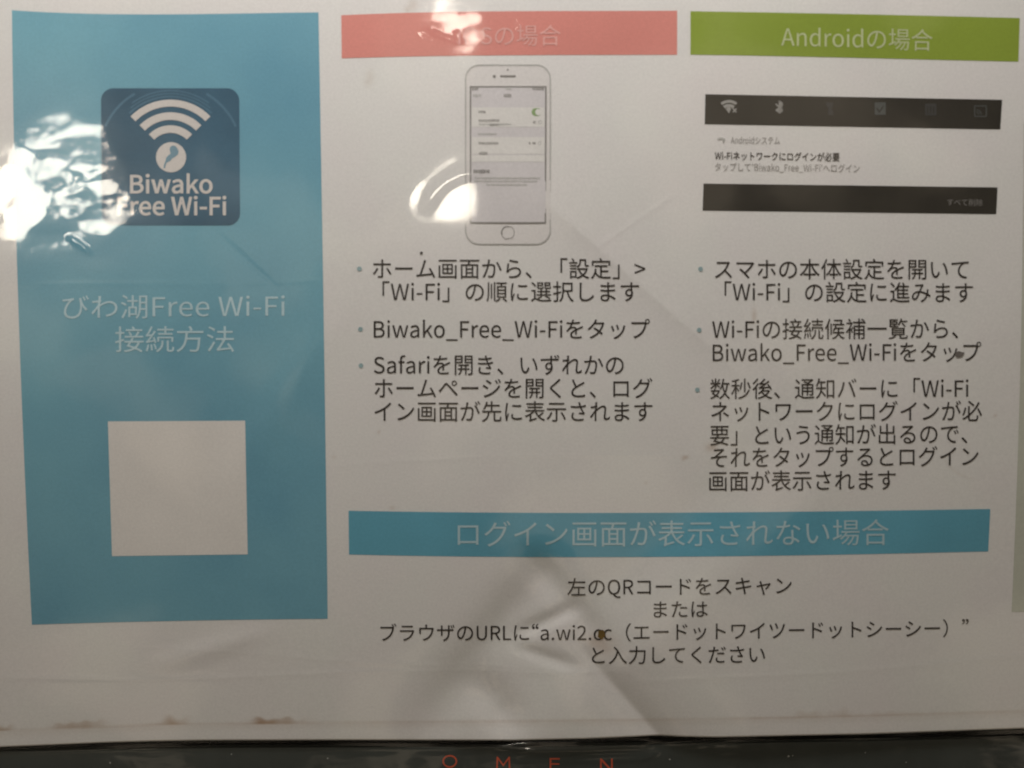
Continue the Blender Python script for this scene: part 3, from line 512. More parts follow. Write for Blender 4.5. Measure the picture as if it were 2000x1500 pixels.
    12493: (1000, [[874,134,926,202,806,279,685,347,633,288,756,216],[827,605,775,655,746,650,712,649,547,649,547,713,553,801,461,801,466,713,466,649,270,649,149,654,149,570,272,574,687,574,639,519,569,454,484,391,409,346,318,301,209,258,79,221,127,147,254,189,366,235,465,286,464,68,458,-42,549,-42,544,68,545,337,633,407,710,480,771,545]]),
    12496: (1000, [[765,779,712,757,755,689,793,618,847,642,808,713],[875,819,822,797,866,731,905,659,959,683,920,752],[218,301,177,212,124,118,64,29,149,-7,229,126,296,268,336,380,368,494,387,580,405,653,316,672,294,547,260,417],[710,339,773,165,823,-5,912,24,857,191,792,366,719,537,646,682,565,655,639,508]]),
    12502: (1000, [[884,857,829,834,872,770,911,701,966,725,927,793],[846,651,797,682,835,699,756,831,701,808,739,751,774,688,731,685,230,685,130,692,130,603,229,606,741,606,725,528,697,441,659,356,610,280,556,219,493,163,417,114,327,73,220,40,288,-35,391,3,480,50,557,103,624,164,682,232,736,318,779,416,810,514,831,601]]),
    12503: (1000, [[805,718,814,752,838,776,871,785,905,776,929,752,938,718,929,685,905,661,871,652,838,661,814,685],[759,718,764,686,732,685,230,685,130,692,130,603,230,606,741,606,725,528,697,441,659,356,610,280,556,219,493,163,417,114,327,73,220,40,288,-35,391,3,480,50,558,104,624,165,682,232,736,318,779,416,810,514,831,601,833,612,871,606,915,615,951,639,975,675,984,718,975,762,951,798,915,822,871,831,828,822,792,798,768,762]]),
    12506: (1000, [[704,600,710,629,726,652,749,668,778,673,807,668,830,652,846,629,851,600,846,572,830,549,807,533,778,527,749,533,726,549,710,572],[656,600,663,562,680,529,706,502,740,485,778,479,817,485,850,502,876,529,893,562,899,600,893,639,876,672,850,699,817,716,778,722,740,716,706,699,680,672,663,639],[53,263,128,187,185,264,362,488,385,512,406,521,428,516,454,495,647,289,870,28,939,101,695,363,594,470,490,573,452,603,417,616,384,612,353,595,321,563,217,437,124,330]]),
    12507: (1000, [[342,380,272,414,220,324,152,230,81,153,150,106,216,185,286,285],[760,414,692,377,781,250,859,111,933,152,852,286],[112,616,112,531,198,535,475,535,475,527,475,84,471,62,458,50,436,46,385,49,321,57,328,-22,399,-27,470,-29,509,-24,536,-9,551,16,556,50,556,527,556,535,821,535,902,532,902,615,820,610,556,610,556,713,562,784,468,784,475,713,475,610,197,610]]),
    12510: (1000, [[458,159,558,52,638,-45,711,13,633,101,540,197,657,297,757,404,840,508,904,603,929,634,866,685,839,679,801,677,205,677,103,685,103,595,205,601,793,601,744,524,674,435,585,342,481,254,376,344,294,408,229,356,341,267]]),
    12512: (1000, [[167,111,74,110,89,17,172,28,795,97,850,-34,934,4,874,132,792,283,712,411,637,377,697,286,759,172,310,122,407,401,488,653,522,746,422,766,416,726,403,670,321,407,217,114]]),
    12515: (1000, [[865,475,815,510,777,498,432,430,399,548,385,612,299,591,323,531,356,416,234,394,151,383,171,307,374,348,474,-17,489,-90,574,-68,552,0,450,364,753,424,708,356,646,282,581,218,652,183,728,270,807,377]]),
    12521: (1000, [[231,745,231,662,321,665,713,665,805,662,805,745,714,740,321,740],[878,481,821,517,798,511,766,509,239,509,141,515,141,431,239,434,770,434,745,359,705,283,651,213,580,151,497,99,402,58,299,30,361,-41,456,-10,548,34,637,92,719,168,769,233,810,303,841,378,865,452]]),
    12525: (1000, [[146,685,148,607,148,115,145,-7,231,-7,229,51,775,51,774,-7,860,-7,858,114,858,607,860,685,772,683,235,683],[229,129,229,604,776,604,776,129]]),
    12527: (1000, [[876,667,815,706,752,700,239,700,132,703,136,636,136,423,132,359,223,359,220,423,220,623,772,623,761,534,742,445,715,361,677,288,621,216,553,155,476,103,392,63,305,34,373,-35,467,2,553,50,630,108,697,174,752,247,798,336,828,432,849,528,863,620]]),
    12531: (1000, [[227,733,170,672,304,568,419,463,482,526,360,633],[141,63,194,-19,311,9,415,47,507,90,587,136,694,214,786,303,863,397,923,492,875,577,833,501,777,422,709,345,630,272,541,209,463,165,371,124,264,89]]),
    12540: (1000, [[102,433,102,335,241,340,790,340,897,335,897,433,789,428,241,428]]),
    19968: (1000, [[44,431,44,349,960,349,960,431]]),
    20307: (1000, [[251,836,208,724,155,617,95,520,30,437,55,400,74,363,118,418,160,479,160,-78,232,-78,232,605,280,710,321,816],[416,175,416,106,581,106,581,-74,654,-74,654,106,815,106,815,175,654,175,654,521,707,393,770,273,840,168,916,84,943,116,973,143,894,222,819,324,754,441,702,566,954,566,954,638,654,638,654,837,581,837,581,638,298,638,298,566,536,566,482,440,416,321,340,218,259,138,288,111,313,81,391,165,463,270,527,389,581,518,581,175]]),
    20505: (1000, [[297,624,297,116,363,116,363,624],[405,247,405,182,631,182,613,138,582,93,534,50,466,10,374,-26,400,-53,421,-82,503,-47,568,-8,619,32,657,75,683,118,709,73,744,29,790,-11,849,-47,923,-75,943,-42,968,-13,886,16,823,52,777,94,746,138,725,182,952,182,952,247,715,247,715,267,715,378,919,378,919,442,562,442,590,521,522,537,490,452,448,373,397,307,457,268,496,319,531,378,642,378,642,268,642,247],[459,792,459,728,785,728,766,608,403,608,403,543,951,543,951,608,838,608,864,789,812,795,800,792],[230,834,192,720,146,610,92,510,33,425,56,387,73,349,110,399,145,455,145,-81,216,-81,216,591,262,702,300,815]]),
    20808: (1000, [[462,840,462,684,285,684,322,801,246,817,223,734,191,648,150,566,102,494,167,459,215,530,256,612,462,612,462,410,61,410,61,337,322,337,313,269,297,205,274,147,239,95,192,49,128,10,47,-22,74,-52,95,-85,183,-47,252,-1,304,53,343,114,370,182,389,256,400,337,591,337,591,43,594,0,605,-31,625,-50,657,-61,703,-64,844,-64,886,-59,916,-41,936,-6,948,49,954,127,918,140,885,158,882,80,874,34,861,13,838,8,711,8,683,10,669,21,666,43,666,337,940,337,940,410,538,410,538,612,868,612,868,684,538,684,538,840]]),
    20837: (1000, [[295,755,356,706,410,651,456,591,425,474,385,367,336,270,278,184,210,108,131,42,41,-13,110,-73,205,-8,289,67,361,155,423,255,475,367,517,491,563,403,607,314,653,226,704,141,765,62,838,-9,927,-70,943,-26,964,15,842,110,751,221,680,343,616,469,546,595,459,713,341,819]]),
    20986: (1000, [[104,341,104,-21,814,-21,814,-78,895,-78,895,341,814,341,814,54,539,54,539,404,855,404,855,750,774,750,774,477,539,477,539,839,457,839,457,477,228,477,228,749,150,749,150,404,457,404,457,54,187,54,187,341]]),
    21066: (1000, [[615,721,615,169,688,169,688,721],[841,821,841,20,839,5,830,-3,814,-6,661,-5,678,-43,689,-81,802,-79,870,-67,896,-50,911,-23,915,20,915,821],[59,779,101,679,131,585,197,611,166,704,121,801],[476,810,439,706,395,607,458,588,506,683,552,790],[88,564,88,-75,160,-75,160,161,434,161,434,16,430,1,415,-3,301,-2,314,-37,322,-71,414,-70,470,-59,492,-43,503,-19,506,15,506,564,332,564,332,841,257,841,257,564],[434,226,160,226,160,328,434,328],[434,393,160,393,160,493,434,493]]),
    21147: (1000, [[410,838,410,665,410,622,83,622,83,545,406,545,398,473,383,400,360,325,326,250,280,177,221,106,146,38,53,-25,85,-53,111,-84,210,-15,290,60,353,138,402,219,437,301,461,384,476,466,484,545,827,545,812,318,794,161,774,63,749,16,730,3,703,0,641,1,545,7,563,-32,571,-70,662,-73,731,-72,765,-66,792,-53,817,-31,847,27,870,139,888,319,905,582,907,622,488,622,488,665,488,838]]),
    21512: (1000, [[517,843,447,753,360,670,261,595,153,531,40,479,70,447,94,413,172,451,248,494,248,444,753,444,753,511,833,464,916,422,940,459,969,490,853,544,745,606,644,679,551,764,583,809],[277,513,360,573,437,639,506,710,584,636,664,571,749,513],[196,324,196,-78,272,-78,272,-22,738,-22,738,-74,817,-74,817,324],[272,48,272,256,738,256,738,48]]),
    22580: (1000, [[497,621,819,621,819,542,497,542],[497,754,819,754,819,675,497,675],[429,810,429,485,889,485,889,810],[331,429,331,364,471,364,416,286,347,218,271,163,299,141,323,117,391,169,454,232,555,232,508,165,453,102,392,48,329,6,356,-16,379,-41,449,12,517,79,577,154,624,232,721,232,684,152,637,76,583,10,523,-41,554,-61,579,-84,642,-24,699,53,747,141,783,232,861,232,848,104,833,27,816,-8,804,-17,786,-19,701,-14,713,-45,718,-76,817,-76,849,-69,875,-51,899,-3,918,96,934,264,936,294,503,294,546,364,961,364,961,429],[34,178,63,103,359,249,343,315,241,269,241,552,349,552,349,624,241,624,241,832,170,832,170,624,53,624,53,552,170,552,170,237]]),
    23450: (1000, [[224,378,207,274,181,180,145,97,97,26,36,-33,69,-57,97,-83,158,-19,208,57,247,144,290,78,340,27,397,-10,462,-37,533,-53,612,-62,698,-64,932,-64,943,-25,960,12,702,11,617,14,538,23,538,225,836,225,836,295,538,295,538,459,795,459,795,532,211,532,211,459,460,459,460,44,402,73,352,114,310,169,276,239,300,370],[426,826,451,777,472,727,82,727,82,509,156,509,156,656,841,656,841,509,918,509,918,727,558,727,534,786,500,847]]),
    24038: (1000, [[370,840,336,659,67,659,67,587,319,587,282,463,236,342,179,230,110,128,28,39,55,11,79,-20,160,68,229,167,288,275,336,390,336,323,560,323,560,22,232,22,232,-51,949,-51,949,22,636,22,636,323,904,323,904,395,338,395,370,490,397,587,930,587,930,659,414,659,448,829]]),
    24460: (1000, [[244,840,190,766,119,693,43,630,85,575,167,646,246,729,312,814],[348,379,396,388,532,399,464,316,382,244,292,186,320,158,343,130,402,170,459,217,514,148,578,87,487,42,389,7,288,-18,309,-49,325,-83,434,-52,540,-11,638,42,726,-9,824,-50,928,-81,949,-48,974,-17,875,8,783,42,698,85,767,147,824,219,869,301,821,324,808,321,560,321,618,405,844,419,873,375,894,336,956,373,885,479,790,590,732,560,803,475,481,457,604,529,726,613,846,706,781,742,650,635,464,629,558,712,648,806,578,837,515,763,453,700,411,663,377,638,348,626,371,557,417,566,564,575,488,526,437,495,375,461,328,446],[506,261,768,261,731,211,687,166,637,125,587,166,543,212],[268,636,202,532,121,437,33,357,57,324,77,291,126,336,175,387,175,-83,247,-83,247,475,294,543,335,612]]),
    24517: (1000, [[310,784,446,686,562,592,612,652,496,741,359,837],[147,538,121,422,82,306,31,206,103,177,153,280,191,400,218,519],[739,473,804,364,861,250,899,149,971,184,931,284,874,396,806,503],[791,781,714,643,621,509,511,382,386,264,386,597,308,597,308,202,175,114,32,39,81,-21,198,41,308,111,308,61,311,15,320,-20,337,-44,363,-60,400,-69,448,-71,651,-71,699,-66,735,-51,760,-22,778,22,789,82,796,162,758,176,722,196,717,115,710,59,697,25,677,8,647,3,454,3,419,5,399,14,389,31,386,60,386,169,504,271,612,381,708,499,793,622,866,750]]),
    25246: (1000, [[456,783,456,442,455,364,448,282,434,199,410,118,372,40,317,-30,347,-53,374,-80,427,-14,466,60,494,139,513,220,524,301,529,379,654,379,680,278,712,185,752,101,800,28,858,-34,925,-82,950,-47,978,-16,917,24,864,76,819,139,782,212,752,292,728,379,923,379,923,783],[530,712,848,712,848,450,530,450],[33,312,52,239,196,275,196,11,191,-6,174,-11,57,-10,72,-45,81,-80,173,-78,229,-66,252,-51,264,-26,268,11,268,293,412,330,405,398,268,365,268,566,405,566,405,636,268,636,268,840,196,840,196,636,46,636,46,566,196,566,196,348]]),
    25509: (1000, [[456,635,498,568,528,504,588,532,557,593,513,659],[160,839,160,638,41,638,41,568,160,568,160,347,28,309,47,235,160,272,160,9,156,-4,143,-8,57,-7,70,-43,78,-77,150,-75,196,-63,216,-48,227,-24,230,10,230,295,329,327,319,397,230,369,230,568,330,568,330,638,230,638,230,839],[568,821,614,735,383,735,383,669,926,669,926,735,693,735,637,832],[769,658,731,579,684,501,348,501,348,436,952,436,952,501,758,501,800,567,840,637],[765,261,742,202,711,152,671,108,504,168,564,261],[400,136,502,102,606,62,528,28,433,3,320,-14,338,-44,352,-78,484,-53,594,-18,682,29,797,-27,886,-82,935,-25,848,27,741,78,783,130,816,191,840,261,963,261,963,326,601,326,646,418,576,431,524,326,335,326,335,261,486,261]]),
    25968: (1000, [[443,821,408,753,368,688,417,664,506,793],[88,793,125,725,150,661,207,686,182,750,143,815],[410,260,369,188,317,126,203,180,247,260],[110,153,187,121,264,83,196,42,121,9,41,-14,61,-42,77,-72,167,-42,250,-2,326,50,412,-6,460,43,375,95,424,157,465,228,495,309,454,326,442,323,278,323,300,375,233,387,206,323,70,323,70,260,175,260],[257,841,257,654,50,654,50,592,234,592,178,529,110,475,39,435,62,408,80,378,142,418,203,469,257,526,257,404,327,404,327,540,461,435,503,489,342,592,531,592,531,654,327,654,327,841],[629,832,607,703,575,581,534,473,481,383,538,337,574,398,606,467,645,326,694,199,648,132,593,73,527,22,451,-22,475,-52,493,-83,565,-39,628,11,684,67,731,129,785,50,849,-17,921,-71,945,-40,972,-12,913,27,859,75,812,133,771,198,818,309,854,434,880,576,948,576,948,646,663,646,683,732,698,821],[809,576,791,466,765,366,733,276,699,370,670,470,648,576]]),
    26041: (1000, [[440,818,479,740,508,667,68,667,68,594,341,594,336,507,326,419,311,332,286,247,250,168,199,95,132,31,46,-23,77,-51,101,-82,187,-27,255,37,309,110,349,189,378,273,398,361,756,361,739,176,717,64,691,12,671,2,643,0,576,1,474,7,493,-29,501,-66,597,-70,669,-69,704,-65,731,-54,756,-34,782,10,803,90,820,216,835,398,838,434,410,434,423,594,936,594,936,667,514,667,585,698,554,770,512,846]]),
    26412: (1000, [[460,839,460,629,65,629,65,553,367,553,318,453,258,358,190,272,115,198,37,140,67,111,92,79,177,148,256,232,328,330,392,438,444,553,460,553,460,183,226,183,226,107,460,107,460,-80,539,-80,539,107,772,107,772,183,539,183,539,553,553,553,605,438,668,330,740,232,820,148,906,81,934,116,965,146,884,203,807,275,738,360,678,454,628,553,937,553,937,629,539,629,539,839]]),
    27861: (1000, [[95,775,200,721,285,662,328,725,241,780,137,829],[42,503,144,451,227,395,269,457,184,511,83,559],[76,-16,139,-67,232,90,321,257,266,306,169,132],[386,-45,478,-25,829,21,875,-79,941,-45,898,44,835,144,764,240,704,211,793,82,476,47,568,187,653,345,937,345,937,416,673,416,673,597,896,597,896,668,673,668,673,840,598,840,598,668,383,668,383,597,598,597,598,416,339,416,339,345,563,345,483,189,424,95,390,51,360,30]]),
    28246: (1000, [[82,777,170,725,239,668,284,728,212,781,124,829],[39,506,131,459,204,407,246,467,172,517,80,560],[59,-28,126,-69,194,87,257,252,197,291,128,118],[291,381,291,-24,357,-24,357,55,581,55,581,381,475,381,475,562,609,562,609,631,475,631,475,814,406,814,406,631,256,631,256,562,406,562,406,381],[650,802,650,396,649,323,644,246,631,169,610,94,576,23,528,-42,558,-61,584,-82,637,-8,674,75,698,164,711,254,861,254,861,12,857,-2,842,-7,739,-6,753,-39,762,-71,844,-69,894,-58,915,-43,926,-21,929,11,929,802],[717,734,861,734,861,564,717,564],[717,497,861,497,861,322,716,322,717,396],[357,314,514,314,514,121,357,121]]),
    30011: (1000, [[92,775,92,704,910,704,910,775],[257,592,257,142,739,142,739,592],[321,338,463,338,463,206,321,206],[530,338,673,338,673,206,530,206],[321,529,463,529,463,398,321,398],[530,529,673,529,673,398,530,398],[90,526,90,-29,836,-29,836,-76,911,-76,911,533,836,533,836,41,167,41,167,526]]),
    30693: (1000, [[547,753,547,-51,620,-51,620,28,832,28,832,-40,908,-40,908,753],[620,99,620,682,832,682,832,99],[157,841,136,750,109,665,74,587,33,522,94,478,137,551,175,636,252,636,252,472,252,436,45,436,45,364,247,364,237,297,220,229,193,162,154,97,102,36,34,-21,62,-48,86,-77,149,-25,200,32,240,92,271,156,294,220,385,112,461,14,512,78,419,182,312,296,322,364,515,364,515,436,326,436,327,471,327,636,486,636,486,706,199,706,230,826]]),
    31034: (1000, [[234,351,196,267,149,188,95,116,35,56,104,11,182,101,253,210,311,330],[684,320,756,216,818,106,859,10,934,44,890,140,826,247,753,349],[149,766,149,692,853,692,853,766],[60,523,60,449,461,449,461,19,459,7,451,0,437,-2,284,0,301,-40,311,-79,423,-77,494,-66,523,-49,538,-23,542,18,542,449,941,449,941,523]]),
    31186: (1000, [[493,670,475,561,449,456,416,368,479,337,513,430,541,540,563,657],[775,662,842,521,887,387,955,412,928,497,887,592,839,684],[839,351,803,272,756,202,699,142,630,91,551,49,461,15,360,-11,384,-43,401,-77,508,-46,603,-7,687,41,759,98,820,165,870,242,909,329],[633,840,633,221,705,221,705,840],[372,826,281,795,169,767,53,745,65,717,74,687,210,709,210,558,43,558,43,488,201,488,153,371,93,260,30,172,51,139,68,103,118,175,167,265,210,363,210,-78,284,-78,284,385,334,307,371,242,416,301,353,384,284,468,284,488,425,488,425,558,284,558,284,725,355,745,418,766]]),
    32154: (1000, [[418,466,418,286,482,286,482,405,877,405,877,286,944,286,944,466],[729,335,729,29,731,-8,739,-35,754,-52,777,-61,811,-64,892,-64,922,-60,943,-45,958,-16,967,30,972,95,940,106,910,123,907,44,900,9,884,1,821,1,806,3,799,11,797,29,797,335],[552,335,552,273,550,228,541,177,522,123,489,69,439,16,368,-33,422,-83,489,-37,540,13,575,66,599,120,613,173,620,224,621,271,621,335],[190,187,206,77,215,-27,272,-14,262,88,245,199],[94,197,80,114,62,34,38,-35,96,-57,129,56,154,186],[289,207,324,108,348,16,402,35,376,126,339,223],[448,597,448,534,915,534,915,597,720,597,720,685,949,685,949,749,720,749,720,841,649,841,649,749,412,749,412,685,649,685,649,597],[63,238,120,257,318,296,331,241,388,259,362,351,324,453,271,438,301,351,152,326,230,427,304,538,371,654,310,686,277,620,240,555,131,545,205,673,270,812,205,840,162,733,117,642,85,586,59,549,34,531,57,466,93,476,200,491,113,370,74,324,41,302]]),
    34920: (1000, [[252,-79,326,-48,591,38,579,104,335,31,335,251,420,316,492,385,536,285,591,195,656,117,732,50,819,-5,917,-46,940,-12,967,19,873,55,789,103,714,162,813,228,908,302,846,346,765,276,672,207,612,291,566,385,934,385,934,450,536,450,536,539,858,539,858,601,536,601,536,686,902,686,902,751,536,751,536,840,460,840,460,751,105,751,105,686,460,686,460,601,156,601,156,539,460,539,460,450,65,450,65,385,397,385,318,323,227,267,131,220,36,183,86,122,172,158,258,203,258,55,252,22,237,1,219,-11,238,-44]]),
    35036: (1000, [[130,806,178,739,215,675,278,708,240,769,189,834],[741,797,819,751,883,700,688,700,688,840,615,840,615,700,364,700,364,631,615,631,615,531,395,531,395,-80,465,-80,465,132,615,132,615,-74,688,-74,688,132,848,132,848,4,845,-8,834,-11,748,-10,762,-44,770,-77,841,-75,888,-65,908,-50,917,-28,919,3,919,531,688,531,688,631,958,631,958,700,897,700,934,737,867,790,783,837],[615,300,615,193,465,193,465,300],[688,300,848,300,848,193,688,193],[615,361,465,361,465,465,615,465],[688,361,688,465,848,465,848,361],[335,471,307,423,272,373,240,412,299,524,346,641,307,665,293,662,59,662,59,596,260,596,214,496,156,401,92,314,25,243,47,215,66,183,118,239,169,304,169,-75,240,-75,240,327,321,205,366,254,302,335,385,437]]),
    35201: (1000, [[672,232,635,178,588,132,532,93,310,141,378,232],[119,645,119,386,386,386,336,298,54,298,54,232,291,232,238,162,186,101,433,49,326,20,202,0,59,-13,77,-44,90,-78,224,-63,344,-43,450,-15,541,22,718,-29,860,-80,924,-22,787,24,623,71,676,117,720,170,755,232,947,232,947,298,422,298,466,375,420,386,888,386,888,645,647,645,647,730,930,730,930,797,69,797,69,730,342,730,342,645],[413,730,576,730,576,645,413,645],[190,583,342,583,342,447,190,447],[413,583,576,583,576,447,413,447],[647,583,814,583,814,447,647,447]]),
    35239: (1000, [[264,285,733,285,733,235,264,235],[264,191,733,191,733,140,264,140],[264,378,733,378,733,329,264,329],[662,614,744,534,805,456,864,491,802,567,718,644],[193,424,193,94,337,94,313,57,275,28,220,5,144,-12,44,-24,64,-51,78,-81,175,-67,253,-48,314,-23,359,9,391,47,413,94,562,94,562,17,565,-19,577,-43,599,-59,633,-68,682,-70,851,-70,890,-66,918,-54,937,-31,949,7,955,60,921,71,891,85,888,36,880,8,867,-5,844,-8,689,-8,655,-6,639,1,635,17,635,94,807,94,807,424],[619,840,586,743,541,652,487,577,547,539,591,602,631,678,933,678,933,739,657,739,687,825],[295,708,160,708,160,756,295,756],[495,804,91,804,91,460,509,460,509,508,358,508,358,563,474,563,474,708,358,708,358,756,495,756],[295,563,295,508,160,508,160,563],[160,661,407,661,407,609,160,609]]),
    35373: (1000, [[89,538,89,478,386,478,386,538],[89,406,89,347,387,347,387,406],[47,670,47,608,428,608,428,670],[156,814,198,746,231,680,292,715,258,778,215,844],[417,398,417,328,503,328,459,313,501,231,552,156,611,90,540,47,465,14,386,-11,386,273,89,273,89,-67,155,-67,155,-19,384,-19,405,-50,420,-80,508,-49,591,-9,669,41,744,-9,827,-49,918,-78,940,-43,966,-10,880,15,800,48,728,90,784,150,833,218,874,295,906,381,859,401,846,398],[155,210,319,210,319,44,155,44],[514,804,514,694,512,650,501,605,480,560,444,518,389,478,416,452,438,423,499,470,541,523,567,579,580,637,584,692,584,734,750,734,750,573,752,533,759,504,774,484,797,473,830,469,896,469,946,474,940,539,896,534,835,534,826,538,822,549,821,572,821,804],[810,328,772,256,725,192,669,136,613,193,565,257,527,328]]),
    36890: (1000, [[65,757,159,669,235,585,290,635,212,717,117,800],[256,465,43,465,43,394,184,394,184,110,138,84,90,43,39,-8,86,-70,136,-7,182,38,220,56,247,46,280,23,318,-3,374,-29,436,-46,509,-54,595,-57,786,-54,948,-47,956,-10,969,26,788,13,596,8,518,9,448,16,386,30,333,56,256,108],[364,803,364,744,787,744,720,699,645,658,499,717,451,674,550,634,647,589,363,589,363,71,434,71,434,237,603,237,603,75,671,75,671,237,845,237,845,146,842,133,828,129,726,130,739,100,747,69,831,70,883,80,904,94,914,115,917,146,917,589,786,589,712,628,787,671,857,720,917,771,870,807,855,803],[845,531,845,443,671,443,671,531],[434,387,603,387,603,296,434,296],[434,443,434,531,603,531,603,443],[845,387,845,296,671,296,671,387]]),
    36914: (1000, [[57,773,119,719,175,660,215,605,278,653,237,707,179,765,116,817],[455,452,643,452,643,349,455,349],[455,511,455,612,643,612,643,511],[455,288,643,288,643,181,455,181],[605,798,637,738,663,676,470,676,502,743,530,812,462,829,423,736,374,648,317,569,254,502,305,447,344,489,382,535,382,116,950,116,950,181,713,181,713,288,896,288,896,349,713,349,713,452,898,452,898,511,713,511,713,612,931,612,931,676,746,676,716,746,677,817],[254,456,61,456,61,383,178,383,178,98,112,60,42,2,101,-73,146,-19,189,22,227,38,269,20,327,-14,404,-42,494,-57,602,-61,943,-51,953,-10,968,31,791,19,603,15,502,18,415,30,343,56,293,85,254,104]]),
    36984: (1000, [[666,166,777,105,864,43,928,79,832,141,714,202],[510,199,456,158,390,121,320,89,349,67,374,43,445,81,514,127,574,176],[61,765,121,711,176,652,216,597,278,644,208,726,118,806],[698,486,698,414,535,414,535,486,467,486,467,414,331,414,331,356,467,356,467,262,291,262,291,204,948,204,948,262,767,262,767,356,909,356,909,414,767,414,767,486],[535,356,698,356,698,262,535,262],[382,747,525,747,525,681,382,681],[321,799,321,581,324,548,332,526,349,512,375,504,412,502,539,502,573,506,595,519,609,544,616,583,588,593,563,605,559,573,550,559,532,555,420,555,396,557,385,565,382,582,382,629,588,629,588,799],[707,747,853,747,853,681,707,681],[645,799,645,582,648,549,657,526,675,512,702,504,740,502,874,502,909,506,931,519,946,545,953,587,924,596,899,608,895,574,885,559,866,555,747,555,722,557,710,565,707,582,707,629,917,629,917,799],[251,456,56,456,56,386,179,386,179,87,112,48,42,-9,95,-72,147,-18,195,22,237,37,279,20,335,-14,410,-42,499,-57,605,-61,944,-51,952,-14,965,22,791,10,606,6,507,9,421,21,350,47,293,80,251,100]]),
    38283: (1000, [[566,335,566,226,426,226,426,335],[233,226,233,162,358,162,348,115,328,63,292,13,239,-30,289,-76,339,-33,376,17,401,68,417,118,424,162,566,162,566,-61,633,-61,633,162,769,162,769,226,633,226,633,335,748,335,748,397,251,397,251,335,360,335,360,226],[383,605,383,518,163,518,163,605],[383,658,163,658,163,740,383,740],[842,605,842,517,614,517,614,605],[842,658,614,658,614,740,842,740],[878,797,543,797,543,459,842,459,842,18,838,1,821,-4,697,-3,712,-41,720,-78,817,-77,877,-65,900,-48,913,-21,916,17,916,797],[89,797,89,-81,163,-81,163,460,454,460,454,797]]),
    38500: (1000, [[474,221,435,149,388,81,336,22,394,-19,446,45,497,121,541,202],[764,200,845,92,907,-10,967,25,904,124,820,229],[78,800,78,-77,145,-77,145,732,274,732,234,620,189,505,237,448,266,395,281,347,285,303,283,273,276,249,262,233,248,226,229,223,167,225,180,191,185,158,257,159,286,166,311,179,335,206,348,246,352,296,348,345,333,397,303,453,256,513,311,642,362,774,314,803,303,800],[371,345,371,276,634,276,634,7,630,-6,614,-11,495,-10,511,-45,521,-79,611,-77,668,-66,691,-51,703,-28,706,7,706,276,954,276,954,345,706,345,706,467,860,467,860,533,465,533,465,467,634,467,634,345],[661,847,602,759,525,676,438,604,344,546,372,520,394,492,492,558,583,639,664,730,750,636,836,562,924,501,947,533,975,561,906,602,837,652,769,712,702,784,725,822]]),
    38754: (1000, [[389,334,601,334,601,221,389,221],[389,395,389,506,601,506,601,395],[389,160,601,160,601,43,389,43],[58,774,58,702,444,702,416,576,104,576,104,-80,176,-80,176,-27,820,-27,820,-80,896,-80,896,576,493,576,532,702,945,702,945,774],[176,43,176,506,320,506,320,43],[820,43,670,43,670,506,820,506]]),
    38918: (1000, [[363,807,363,-45,426,-45,426,807],[227,733,227,64,284,64,284,733],[91,804,91,400,89,281,80,169,61,64,26,-33,77,-77,118,29,141,144,151,267,153,400,153,804],[573,421,849,421,849,323,573,323],[573,268,849,268,849,168,573,168],[573,574,849,574,849,477,573,477],[610,89,561,45,497,3,428,-33,476,-82,546,-45,615,1,674,51],[751,50,843,-16,916,-81,974,-39,898,24,807,87],[504,632,504,110,921,110,921,632,726,632,756,727,948,727,948,793,472,793,472,727,675,727,655,632]]),
    65288: (1000, [[695,380,702,286,720,197,750,115,789,38,838,-32,894,-96,954,-65,891,10,839,92,801,181,777,277,768,380,777,483,801,579,839,668,891,750,954,825,894,856,838,792,789,722,750,646,720,563,702,475]]),
    65289: (1000, [[305,380,299,475,280,563,251,646,211,722,162,792,106,856,46,825,110,750,161,668,200,579,224,483,232,380,224,277,200,181,161,92,110,10,46,-65,106,-96,162,-32,211,38,251,115,280,197,299,286]]),
}
FONT = {chr(k): (adv, [list(zip(q[0::2], q[1::2])) for q in loops]) for k, (adv, loops) in GLYPHS.items()}
_a, _l = FONT['“']
FONT['“'] = (430, [[(x - 575, y) for x, y in lp] for lp in _l])
FONT[' '] = (230, [])
_cache = {}
def glyph(ch, bold):
    if (ch, bold) not in _cache:
        adv, loops = FONT[ch]
        if not loops:
            _cache[ch, bold] = (adv, np.zeros((0, 2)), [])
        else:
            P, F = fill_loops([[(x / 1000, y / 1000) for x, y in lp] for lp in loops], bold / 1000)
            _cache[ch, bold] = (adv, P * 1000, F)
    return _cache[ch, bold]

def text(name, body, u0, u1, base, em, mat, parent, bold=0.0, lift=LIFT_T, label=None):
    """one printed line: inked from u0 to u1, base = [(u, v), ...] of its baseline, em = letter height"""
    x = 0; parts = []
    for ch in body:
        adv, P, F = glyph(ch, bold)
        if len(P): parts.append((P + np.array([x, 0.0]), F))
        x += adv
    P = np.concatenate([p for p, f in parts])
    F, k = [], 0
    for p, f in parts:
        F += [tuple(i + k for i in q) for q in f]; k += len(p)
    lo, hi = P[:, 0].min(), P[:, 0].max()
    if u0 is None: u0 = u1 - (hi - lo) * em / 1000
    u = u0 + (P[:, 0] - lo) / (hi - lo) * (u1 - u0)
    bu, bv = np.array(base, float).T
    v = np.interp(u, bu, bv) - P[:, 1] * em / 1000
    return mesh_obj(name, on_sheet(u, v, lift), F, mat, parent, smooth=False, label=label)

# ------------------------------------------------------------------ the dark screen under the sheet
PITCH = 0.0002
screen = empty('laptop_screen', (0, -0.06, -0.009), 'dark grey laptop screen edge with orange-red capital letters, under the laminated sheet', 'laptop screen')
def at_z(u, v, z):
    r = ray(np.asarray(u, float), np.asarray(v, float))
    return CAM + r * ((z - CAM[2]) / r[..., 2])[..., None]

